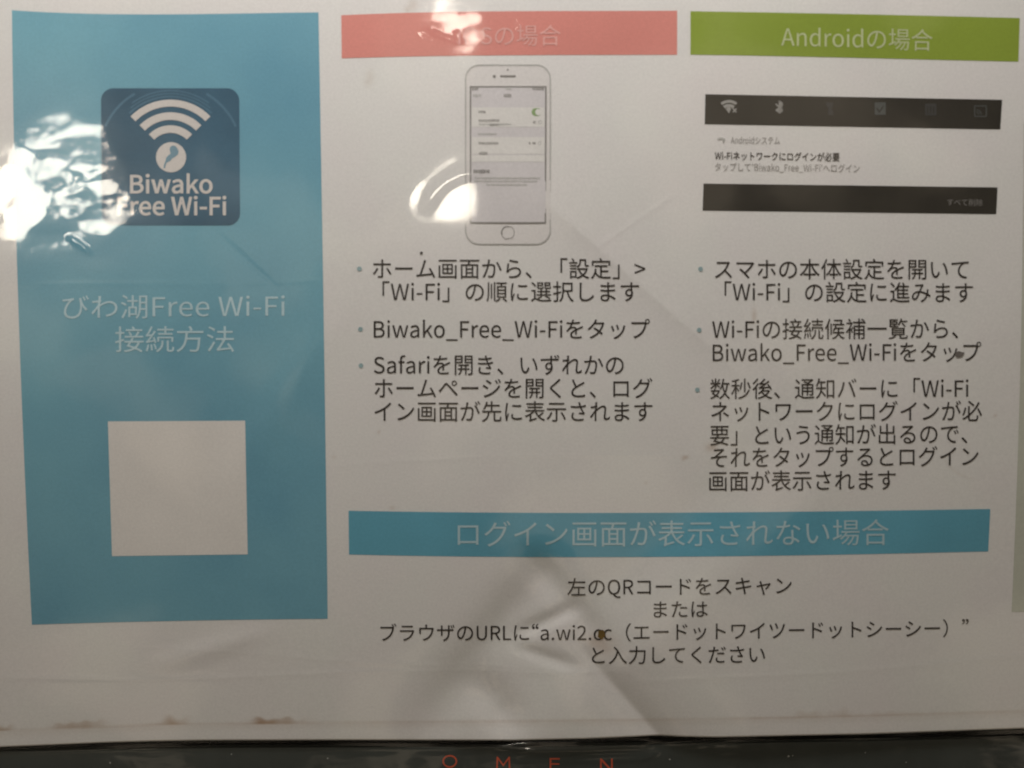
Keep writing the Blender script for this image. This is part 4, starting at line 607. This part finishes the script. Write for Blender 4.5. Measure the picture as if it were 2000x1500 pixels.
def box_mesh(name, x0, x1, y0, y1, z0, z1, mat, parent):
    V = [(x, y, z) for z in (z0, z1) for y in (y0, y1) for x in (x0, x1)]
    V = np.array(V) - np.array(parent.location)
    F = [(0, 2, 3, 1), (4, 5, 7, 6), (0, 1, 5, 4), (2, 6, 7, 3), (0, 4, 6, 2), (1, 3, 7, 5)]
    return mesh_obj(name, V, F, mat, parent, smooth=False)

BZ = -0.0012
# bezel: upper edge follows a line measured just below the sheet, rounded lip, deep body
ue = np.linspace(-120, 2120, 226)
ve = 1459.0 + np.interp(ue, [-120, 0, 400, 1000, 1300, 2000, 2120], [12, 8.5, 1.5, 0.0, -4.5, -17.5, -20])
kern = np.hanning(31); kern /= kern.sum()
ve = np.convolve(np.pad(ve, 15, mode='edge'), kern, 'valid')
edge = at_z(ue, ve, BZ)
rows = []
for dy, dz in ((0.0, -0.007), (0.0, -0.00035), (-0.00008, -0.00014), (-0.0002, -0.00004), (-0.00038, 0.0), (-0.004, 0.0), (-0.010, 0.0), (-0.030, 0.0), (-0.0308, -0.0006), (-0.031, -0.007)):
    r = edge.copy(); r[:, 1] += dy; r[:, 2] += dz
    if dy < -0.02: r[:, 1] = edge[:, 1].mean() + dy
    rows.append(r)
V = np.concatenate(rows) - np.array(screen.location)
bez = mesh_obj('bezel', V, grid_faces(len(ue), len(rows)), M_BEZEL, screen)
yd = float(edge[:, 1].min())
box_mesh('display_panel', -0.19, 0.19, yd - 0.004, 0.125, -0.0082, -0.0016 - 0.0012, M_GLASS, screen)

def letter(loops):
    cx, cy = np.mean(loops[0], axis=0)
    P, F = fill_loops([[((x - cx) / 100, -(y - cy) / 100) for x, y in lp] for lp in loops])
    V = at_z(P[:, 0] * 100 + cx, -P[:, 1] * 100 + cy, BZ + 0.00006)
    V = V - np.array(screen.location)
    mesh_obj('letter', V, F, M_LETTER, screen, smooth=False)
letter([circle(878.5, 1487, 14.5, 12.6, 40), circle(878.5, 1487, 11.2, 9.4, 40)])
letter([[(969, 1503), (969.8, 1478), (972.6, 1478), (983, 1492.5), (993.4, 1478), (996, 1478), (996.8, 1503), (993.8, 1503), (993.2, 1483.5), (983, 1497), (973, 1483.5), (972.4, 1503)]])
letter([[(1073.5, 1505), (1073.5, 1480.5), (1093.5, 1480.5), (1093.5, 1483.6), (1076.8, 1483.6), (1076.8, 1490.6), (1092.5, 1490.6), (1092.5, 1493.6), (1076.8, 1493.6), (1076.8, 1502), (1094, 1502), (1094, 1505)]])
letter([[(1172, 1507), (1172, 1481.5), (1175.2, 1481.5), (1193.4, 1501), (1193.4, 1481.5), (1196.8, 1481.5), (1196.8, 1507), (1193.8, 1507), (1175.3, 1487.3), (1175.3, 1507)]])

M_DUST = plastic('pale_dust', (0.45, 0.45, 0.42), 0.8, 0.2)
for x, y, r0 in ((1540, 1477, 2.0), (1548, 1476, 1.2), (1308, 1483, 1.5), (1770, 1489, 1.3), (640, 1481, 1.4), (215, 1490, 1.5), (1690, 1470, 1.1), (452, 1473, 1.2)):
    P, Fc = fill_loops([[(r0 * math.cos(a) * (1 + .4 * math.sin(3 * a + x)), r0 * math.sin(a)) for a in np.linspace(0, 2 * PI, 9, endpoint=False)]])
    mesh_obj('dust_speck', at_z(P[:, 0] + x, P[:, 1] + y, BZ + 0.00008) - np.array(screen.location), Fc, M_DUST, screen, smooth=False)

# ------------------------------------------------------------------ the laminated notice
notice = empty('laminated_notice', (0, 0, 0), 'glossy creased laminated sheet of Japanese wireless internet instructions with blue side panel', 'notice')

# paper sheet: fine grid, lower edge as measured
PB = [(-60, 1461), (0, 1459), (100, 1455), (200, 1450.5), (300, 1447.5), (400, 1446), (700, 1445.3), (1000, 1446), (1150, 1442.5), (1240, 1438.5), (1287, 1436), (1330, 1438.5), (1400, 1440), (1700, 1433.5), (2000, 1422.5), (2090, 1419)]
nu, nv = 717, 500
gu = np.linspace(-60, 2090, nu)
bot = np.interp(gu, *np.array(PB).T)
kern = np.hanning(13); kern /= kern.sum()
bot = np.convolve(np.pad(bot, 6, mode='edge'), kern, 'valid')
tt = np.linspace(0, 1, nv)
GU = np.repeat(gu[None], nv, 0)
GV = -45 + tt[:, None] * (bot[None] + 45)
V = on_sheet(GU, GV).reshape(-1, 3)
skirt = V.reshape(nv, nu, 3)[-1].copy(); skirt[:, 2] -= 0.00022
paper = mesh_obj('paper_sheet', np.concatenate([V, skirt]), np.concatenate([grid_faces(nu, nv), np.stack([np.arange(nu * nv, nu * nv + nu - 1), np.arange(nu * nv + 1, nu * nv + nu), np.arange(nu * (nv - 1) + 1, nu * nv), np.arange(nu * (nv - 1), nu * nv - 1)], -1)]), M_PAPER, notice)
# stains that belong to the paper: browned spots above the rule, the rule itself, smears
st = np.zeros_like(GU)
rule = np.interp(gu, [-60, 0, 200, 330, 700, 1000, 1300, 1600, 2000, 2090], [1428, 1427, 1420, 1414.5, 1411, 1408.5, 1405.5, 1401, 1389, 1386])[None]
nz = wave_noise(GU, GV, 34, seed=5)
st += (0.22 + 0.06 * wave_noise(GU, GV, 260, seed=8)) * np.exp(-((GV - rule) / 2.6) ** 2)
st += 0.10 * np.exp(-((GV - rule - 6) / 6) ** 2)
for cx, w, hgt, amp in ((6, 16, 13, .75), (122, 22, 11, .35), (165, 36, 17, .45), (345, 20, 16, .42), (325, 26, 8, .3), (516, 22, 14, .62), (550, 40, 12, .45), (1580, 26, 15, .22), (1640, 24, 17, .22), (1710, 70, 9, .15)):
    d = rule - GV
    st += amp * np.exp(-(np.abs((GU - cx) / w) ** 2.6)) * sstep(d, -2, 1) * (1 - sstep(d, hgt * .5 + 2.5 * nz, hgt + 3 * nz))
for cx, cy, rx, ry, amp in ((806, 10, 10, 14, .22), (795, 20, 6, 6, .25), (722, 152, 9, 16, .16), (716, 162, 5, 6, .14), (1473, 617, 4.5, 14, .38), (1390, 874, 11, 8, .55), (1339, 893, 6, 3, .55), (1335, 897, 4, 3, .3), (1012, 401, 1.5, 5, .6), (740, 844, 2.5, 3, .45), (1944, 812, 3, 3, .5), (707, 1010, 7, 4, .15), (766, 992, 6, 4, .2), (1262, 943, 4, 3, .2), (652, 893, 4, 3, .25), (1180, 1262, 26, 20, .35), (1165, 1250, 20, 14, .3)):
    st += amp * np.exp(-(((GU - cx) / rx) ** 2 + ((GV - cy) / ry) ** 2))
t_, d_ = seg(GU, GV, 1840, 905, 1900, 943)
st += 0.16 * window(t_, .2) * np.exp(-((d_ + 9 * (t_ - .5) ** 2 * 4) / 1.8) ** 2)
st *= 1 + 0.12 * nz
att = paper.data.attributes.new('stain', 'FLOAT', 'POINT')
att.data.foreach_set('value', np.r_[np.clip(st, 0, 1).ravel(), np.zeros(nu)].astype(np.float32))

# --- blue side panel
panel = patch('side_panel', [(23.5, 20), (130, 25.5), (243, 28), (430, 27), (622, 24.3)], [(62.5, 1220), (180, 1216.5), (350, 1212.5), (500, 1210), (640, 1208.5)], M_BLUE, notice,
              left=[(23.5, 20), (33.5, 515), (52, 1000), (62.5, 1220)], right=[(622, 24.3), (630.5, 515), (637.5, 1000), (640, 1208.5)])
text('panel_title', 'びわ湖Free Wi-Fi', 122.5, 556.5, [(120, 619), (560, 616.5)], 51, M_TITLE, panel)
text('panel_title', '接続方法', 225, 457.5, [(220, 683.5), (460, 683)], 55, M_TITLE, panel)
patch('blank_card', [(211, 823), (479, 821.5)], [(219, 1086), (484, 1082.5)], M_CARD, panel, LIFT_S)

badge = rounded_patch('logo_badge', 198.3, 172.5, 468.3, 440.5, 24, M_BADGE, notice, LIFT_S, 0.007)
def clip_arc(cx, cy, r0, r1, a0, a1):
    return arc_band(cx, cy, r0, r1, a0, a1, 40)
for r0, r1, a0, a1 in ((113.5, 117, 46, 134), (120, 122.5, 50, 130), (125.5, 128.5, 54, 126), (137, 142, 24, 60), (137, 142, 120, 156)):
    shape('radio_wave', [clip_arc(333.4, 304.2, r0, r1, a0, a1)], M_ARC, badge, LIFT_T)
for r0, r1 in ((95.7, 109.3), (69.7, 84.6), (44.5, 59.2)):
    shape('signal_arc', [arc_band(333.4, 304.2, r0, r1, 44.5, 135.5, 30)], M_WHITE, badge, LIFT_U)
shape('signal_dot', [circle(334.5, 307.3, 29.4, n=44)], M_WHITE, badge, LIFT_U)
z2 = lambda q: [(180 + x / 4.8375, 150 + y / 4.8375) for x, y in q]
shape('lake_emblem', [z2([(742, 662), (765, 650), (790, 655), (803, 672), (820, 705), (812, 737), (785, 758), (758, 772), (742, 795), (722, 806), (706, 812), (697, 840), (690, 868), (676, 862), (684, 826), (696, 792), (702, 765), (720, 745), (745, 727), (738, 706), (735, 682)])], M_LAKE, badge, LIFT_V)
text('badge_lettering', 'Biwako', 254.4, 415.7, [(250, 377), (420, 377)], 47, M_WHITE, badge, bold=20, lift=LIFT_U)
text('badge_lettering', 'Free Wi-Fi', 229.6, 442.5, [(225, 419.8), (450, 419.8)], 47, M_WHITE, badge, bold=20, lift=LIFT_U)

# --- headings
red = patch('red_heading', [(666.5, 30), (800, 25), (990, 22), (1322.5, 21)], [(667.5, 114), (800, 110.5), (990, 108), (1322.5, 107)], M_RED, notice)
text('heading_lettering', 'iOSの場合', None, 1095, [(880, 87), (1100, 86)], 44.5, M_REDT, red)
green = patch('green_heading', [(1348.5, 22), (1530, 25), (1750, 29.5), (1991.5, 35.3)], [(1348.5, 107), (1530, 110), (1750, 115), (1989, 120.6)], M_GREEN, notice)
text('heading_lettering', 'Androidの場合', 1525.3, 1820.8, [(1520, 89), (1690, 93), (1825, 96.5)], 46, M_GREENT, green)
blue = patch('blue_heading', [(680.8, 997.4), (985, 1001), (1300, 1001.5), (1650, 998), (1934, 994)], [(681.8, 1083), (985, 1087), (1300, 1088), (1650, 1082.5), (1930, 1077)], M_BAR, notice)
text('heading_lettering', 'ログイン画面が表示されない場合', 893.9, 1735.8, [(890, 1063.5), (1330, 1062.5), (1740, 1060)], 55, M_TITLE2, blue)
patch('edge_strip', [(1999, 240), (2060, 240)], [(1975.5, 1195), (2060, 1195)], M_EDGE, notice, left=[(1999, 240), (1993, 700), (1975.5, 1195)])

# --- instructions, one printed line each
E1 = 43.5
for body, u0, u1, base in (
    ('ホーム画面から、「設定」>', 728, 1260, [(700, 541), (1300, 541)]),
    ('「Wi-Fi」の順に選択します', 747, 1248, [(700, 586), (1300, 586)]),
    ('Biwako_Free_Wi-Fiをタップ', 730, 1269, [(700, 659), (1300, 659)]),
    ('Safariを開き、いずれかの', 730, 1218, [(700, 729), (1300, 729)]),
    ('ホームページを開くと、ログ', 731.5, 1274, [(700, 774.5), (1300, 774.5)]),
    ('イン画面が先に表示されます', 731.5, 1274, [(700, 820), (1300, 820)]),
    ('スマホの本体設定を開いて', 1396, 1891.5, [(1380, 542), (1900, 542.5)]),
    ('「Wi-Fi」の設定に進みます', 1415, 1900, [(1380, 586), (1920, 588)]),
    ('Wi-Fiの接続候補一覧から、', 1390.6, 1871, [(1380, 659.5), (1920, 658)]),
    ('Biwako_Free_Wi-Fiをタップ', 1391.7, 1916, [(1380, 705), (1920, 703.5)]),
    ('数秒後、通知バーに「Wi-Fi', 1387, 1891, [(1380, 776), (1920, 774.5)]),
    ('ネットワークにログインが必', 1389, 1917.5, [(1380, 820), (1920, 819)]),
    ('要」という通知が出るので、', 1387, 1889, [(1380, 866.5), (1920, 863)]),
    ('それをタップするとログイン', 1388, 1910.6, [(1380, 910), (1920, 907)]),
    ('画面が表示されます', 1385, 1749, [(1380, 956), (1760, 953.5)])):
    text('instruction_line', body, u0, u1, base, E1, M_INK, notice)
for body, u0, u1, base, em in (
    ('左のQRコードをスキャン', 1108, 1546, [(1100, 1161), (1300, 1160), (1560, 1157.5)], 38.5),
    ('または', 1276.5, 1382, [(1270, 1204), (1390, 1203)], 37),
    ('ブラウザのURLに“a.wi2.cc（エードットワイツードットシーシー）”', 743, 1891.5, [(740, 1249.7), (1200, 1249.5), (1330, 1247.5), (1680, 1243), (1900, 1240)], 37.5),
    ('と入力してください', 1156, 1494, [(1150, 1294), (1500, 1292)], 38)):
    text('address_line', body, u0, u1, base, em, M_INK, notice)
for x, y in ((702, 525), (704, 643), (705, 714), (1368, 525.5), (1365.5, 644.6), (1362, 761.5)):
    shape('bullet_point', [circle(x, y, 4.6, n=18)], M_BULLET, notice)

# --- picture of a phone
phone = rounded_patch('phone_picture', 909, 126.5, 1075, 477.8, 27, M_PHONE, notice, LIFT_P)
shape('phone_outline', [rrect_loop(908.2, 126, 1075.8, 478, 28, 9), rrect_loop(910.6, 128.4, 1073.4, 475.6, 26, 9)], M_PALEGREY, phone, LIFT_T)
patch('phone_display', [(919, 170), (1066.5, 170)], [(919, 435), (1065.5, 435)], M_SCREEN, phone, LIFT_S)
shape('display_border', [[(917.6, 168.5), (1067.5, 168.5), (1066.4, 436.2), (918, 436.2)], [(920.2, 171), (1064.8, 171), (1063.8, 433.8), (920.4, 433.8)]], M_MIDGREY, phone, LIFT_U)
for y0, y1 in ((210, 248), (268, 301), (303, 316)):
    patch('list_row', [(921, y0), (1063.8, y0)], [(921, y1), (1063.8, y1)], M_ROW, phone, LIFT_T)
shape('speaker_slot', [rrect_loop(976.7, 147.3, 1007.5, 150.8, 1.6, 4)], M_MIDGREY, phone)
shape('camera_dot', [circle(991.8, 136.8, 2.0, n=12)], M_GREY, phone)
shape('sensor_dot', [circle(965.4, 149.3, 3.0, n=14)], M_MIDGREY, phone)
shape('home_button', [arc_band(991.8, 454.5, 11.0, 13.2, 75, 200, 16), arc_band(991.8, 454.5, 12.2, 13.2, 205, 430, 30), rrect_loop(986, 465.4, 998, 468.2, 1.2, 4)], M_MIDGREY, phone)
sw = shape('switch', [rrect_loop(1038.5, 211.5, 1057.5, 227, 7.5, 6)], M_TOGGLE, phone, LIFT_U)
shape('switch_knob', [circle(1051.5, 219.3, 6.3, n=18)], M_ROW, sw, LIFT_V)
r = np.random.RandomState(4)
def scribble(x0, x1, y, h, mat):                             # too small to read: a row of tiny strokes
    loops = []; x = x0
    while x < x1 - 1:
        w = r.uniform(1.6, 3.2)
        yy = y - h * r.uniform(.35, .5); y2 = y + h * r.uniform(.3, .5)
        loops.append([(x, yy), (min(x + w, x1), yy), (min(x + w, x1), y2), (x, y2)])
        x += w + r.uniform(.5, 1.3)
    shape('screen_text', loops, mat, phone, LIFT_U)
for x0, x1, y, h, m in ((922, 934, 174, 5, M_GREY), (988, 998, 174, 5, M_PALEGREY), (1040, 1062, 174, 5, M_GREY), (924, 940, 187, 6, M_PALEGREY), (984, 1000, 187, 7, M_GREY),
                        (935, 949, 219, 6, M_GREY), (935, 976, 236, 6, M_GREY), (936, 999, 243, 4, M_PALEGREY), (957, 974, 244, 5, M_GREY), (934, 970, 262, 4, M_PALEGREY),
                        (935, 973, 280, 6, M_GREY), (936, 952, 300, 7, M_GREY), (925, 956, 335, 8, M_MIDGREY), (1041, 1046, 239, 6, M_GREY), (1033, 1036, 280, 5, M_GREY), (1040, 1047, 280, 6, M_GREY),
                        (927, 1055, 348, 4, M_PALEGREY), (927, 1050, 354, 4, M_PALEGREY), (950, 1030, 361, 4, M_PALEGREY)):
    scribble(x0, x1, y, h, m)
for x, y in ((1055, 239), (1054, 280)):
    shape('info_ring', [circle(x, y, 3.6, n=16), circle(x, y, 2.4, n=16)], M_PALEGREY, phone, LIFT_U)

# --- picture of the notification shade
sb = patch('status_bar', [(1377.5, 184), (1957.2, 195)], [(1376.3, 242.8), (1953.5, 253)], M_DARK, notice)
shape('signal_icon', [arc_band(1423.5, 222, 21, 26.5, 52, 128, 14), arc_band(1423.5, 222, 12.5, 18.6, 52, 128, 12), [(1423.5, 222), (1417, 212.5), (1423.5, 209.5), (1428, 212)],
                      bar(1431, 212, 1438, 219.5, 2.4), bar(1438, 212, 1431, 219.5, 2.4)], M_ICON, sb)
shape('wireless_rune_icon', [bar(1522, 196.5, 1522, 222, 2.6), bar(1522, 197, 1528.5, 203.5, 2.6), bar(1528.5, 203.5, 1514.8, 216.5, 2.6), bar(1514.8, 203, 1528.5, 215.5, 2.6), bar(1528.5, 215.5, 1522, 221.5, 2.6)], M_ICON, sb)
shape('torch_icon', [[(1612, 200), (1628, 201), (1626, 208), (1623.5, 211), (1626.5, 218), (1628, 225), (1617, 225), (1617.5, 217), (1618.5, 211), (1614, 207)]], M_DIM2, sb)
shape('tick_box_icon', [rrect_loop(1708, 200, 1729.5, 224.5, 1.5, 4), [(1713, 210), (1717, 217), (1725, 206), (1725, 209.5), (1717, 220.5), (1711.5, 213)]], M_DIM, sb)
shape('grid_icon', [rrect_loop(1806.5, 202.5, 1828.5, 225.5, 1.5, 4), [(1810, 208), (1812, 208), (1812, 222), (1810, 222)], [(1816, 208), (1818, 208), (1818, 222), (1816, 222)], [(1822, 208), (1824, 208), (1824, 222), (1822, 222)]], M_DIM2, sb)
shape('cast_icon', [rrect_loop(1902, 206, 1927, 228.5, 2, 4), rrect_loop(1904.2, 208.2, 1924.8, 226.3, 1.2, 4), arc_band(1906, 224.5, 4.6, 6.6, 4, 86, 8), arc_band(1906, 224.5, 9.0, 11.0, 4, 86, 8)], M_DIM, sb)
shape('signal_icon', [arc_band(1408, 281, 8.5, 12.5, 50, 130, 12), bar(1416, 272, 1412, 279, 2)], M_PALEGREY, notice)
text('notification_line', 'Androidシステム', 1427, 1523, [(1420, 280), (1530, 281)], 16.5, M_GREY, notice)
text('notification_line', 'Wi-Fiネットワークにログインが必要', 1396, 1639.5, [(1390, 311), (1645, 313.8)], 18, M_INK, notice, bold=10)
text('notification_line', "タップして'Biwako_Free_Wi-Fi'へログイン", 1396, 1678.5, [(1390, 332.5), (1680, 336)], 18, M_GREY, notice)
fb = patch('footer_bar', [(1374, 358.5), (1948.3, 366)], [(1372, 411.5), (1945.5, 418.5)], M_DARK, notice)
text('footer_lettering', 'すべて削除', 1849.5, 1919, [(1845, 400.3), (1925, 401.5)], 14.5, M_MIDGREY, fb)

# --- marks left on the sheet
def blob(name, cx, cy, rx, ry, mat, seed, label):
    q = np.random.RandomState(seed)
    a = np.linspace(0, 2 * PI, 26, endpoint=False)
    rr = 1 + sum(q.uniform(-.13, .13) * np.sin(k * a + q.uniform(0, 6)) for k in range(2, 7))
    shape(name, [[(cx + rx * k * math.cos(t), cy + ry * k * math.sin(t)) for k, t in zip(rr, a)]], mat, notice, LIFT_V, label)
blob('stain', 1174.5, 1238.5, 7, 9, M_BROWN, 2, 'dark brown blotch over a letter of the address')
blob('stain', 1873, 692, 8.5, 6.5, M_SMUDGE, 5, 'grey smudge on a letter')
blob('speck', 823, 494, 2.6, 2.8, M_INK, 6, None)

# --- clear film over everything, reaching past the paper onto the screen edge
nu, nv = 760, 600
gu = np.linspace(-58, 2088, nu)
gv = np.r_[np.linspace(-43, 1400, 500), np.linspace(1401, 1560, 101)[1:]]
FU, FV = np.meshgrid(gu, gv)
botf = np.interp(gu, *np.array(PB).T)[None]
base = on_sheet(FU, FV)
zp = base[..., 2] / K                                        # px units
d = FV - botf
wn1 = wave_noise(FU, FV, 90, seed=21)
wn2 = wave_noise(FU, FV * 2.2, 46, seed=22)
film = zp + 2.0 + 0.22 * wave_noise(FU, FV, 210, seed=31)
def tilt(u0, v0, ru, rv, su, sv, rot=0.0):
    """a small facet of the film that leans by the slopes su, sv"""
    c, q = math.cos(rot), math.sin(rot)
    a, b = (FU - u0) * c + (FV - v0) * q, -(FU - u0) * q + (FV - v0) * c
    rag = 1 + 0.10 * wave_noise(FU, FV, 26, seed=61)
    return (su * (FU - u0) + sv * (FV - v0)) * np.exp(-(np.hypot(a / ru, b / rv) * rag) ** 4)
# crumpled pocket over the red heading
g = np.exp(-(((FU - 905) / 70) ** 2 + ((FV - 60) / 34) ** 2))
film += g * 0.07 * wave_noise(FU, FV, 44, seed=41)
film += tilt(843, 66, 18, 8, 0.05, -0.03, 0.25) + tilt(1009, 48, 9, 8, 0.10, 0.02)
t_, q_ = seg(FU, FV, 858, 74, 896, 86)
film += 0.45 * window(t_, .2) * np.exp(-((q_ + 3) / 3.0) ** 2)
t_, q_ = seg(FU, FV, 893, 62, 894, 84)
film += 0.3 * window(t_, .15) * np.exp(-(q_ / 5) ** 2)
# arched ridge beside the phone picture
rr = np.hypot(FU - 985, FV - 480)
ang = np.degrees(np.arctan2(480 - FV, FU - 985))
film += 0.55 * np.exp(-((rr - 214) / 33) ** 2) * sstep(ang, 90, 118) * (1 - sstep(ang, 150, 175))
r2 = np.hypot(FU - 935, FV - 445); a2 = np.degrees(np.arctan2(445 - FV, FU - 935))
film += 0.95 * np.exp(-((r2 - 109) / 13) ** 2) * sstep(a2, 70, 95) * (1 - sstep(a2, 145, 170))
g3 = np.exp(-(((FU - 1032) / 26) ** 2 + ((FV - 290) / 34) ** 2))
film += 0.16 * g3 * wave_noise(FU, FV, 24, seed=43)
# rippled patch on the blue panel
g4 = np.exp(-(((FU - 120) / 150) ** 2 + ((FV - 385) / 120) ** 2))
film += g4 * (0.24 * wave_noise(FU, FV * 1.5, 110, seed=44) + 0.032 * wave_noise(FU, FV * 1.4, 30, seed=45) + 0.006 * wave_noise(FU, FV, 12, n=24, seed=46))
t_, q_ = seg(FU, FV, 136, 463, 176, 492)
film += 0.9 * window(t_, .2) * np.exp(-(q_ / 5) ** 2)
# the margin: drops off the paper, lands on the bezel and puckers
zb = BZ / K + 1.2
pw = sstep(FU, 960, 1050) * (1 - sstep(FU, 1250, 1300))
drop = sstep(d, 1.0, 9.0)
land = sstep(d, 9.0, 22.0)
low = zb - 2.2
margin = (1 - drop) * film + drop * ((1 - land) * low + land * (zb + np.abs(wn2) * 0.06 + 0.25 * wn1 * sstep(d, 16, 40)))
margin += pw * 8.0 * np.exp(-((d - 31) / 15) ** 2) + 0.8 * sstep(wave_noise(FU, 0 * FV, 300, seed=51), -.2, .8) * np.exp(-((d - 24) / 7) ** 2)
film = np.where(d > 1.0, margin, film)
cr = 0.006 + 0.03 * g4 + 0.02 * g + 0.006 * np.exp(-(((FU - 850) / 70) ** 2 + ((FV - 360) / 70) ** 2)) + 0.015 * sstep(d, 8, 16)
V = base.copy(); V[..., 2] = np.maximum(film, np.where(d < 0, zp + 1.45, BZ / K + 0.7)) * K
clear = mesh_obj('clear_film', V.reshape(-1, 3), grid_faces(nu, nv), M_FILM, notice)
att = clear.data.attributes.new('crumple', 'FLOAT', 'POINT')
att.data.foreach_set('value', cr.astype(np.float32).ravel())
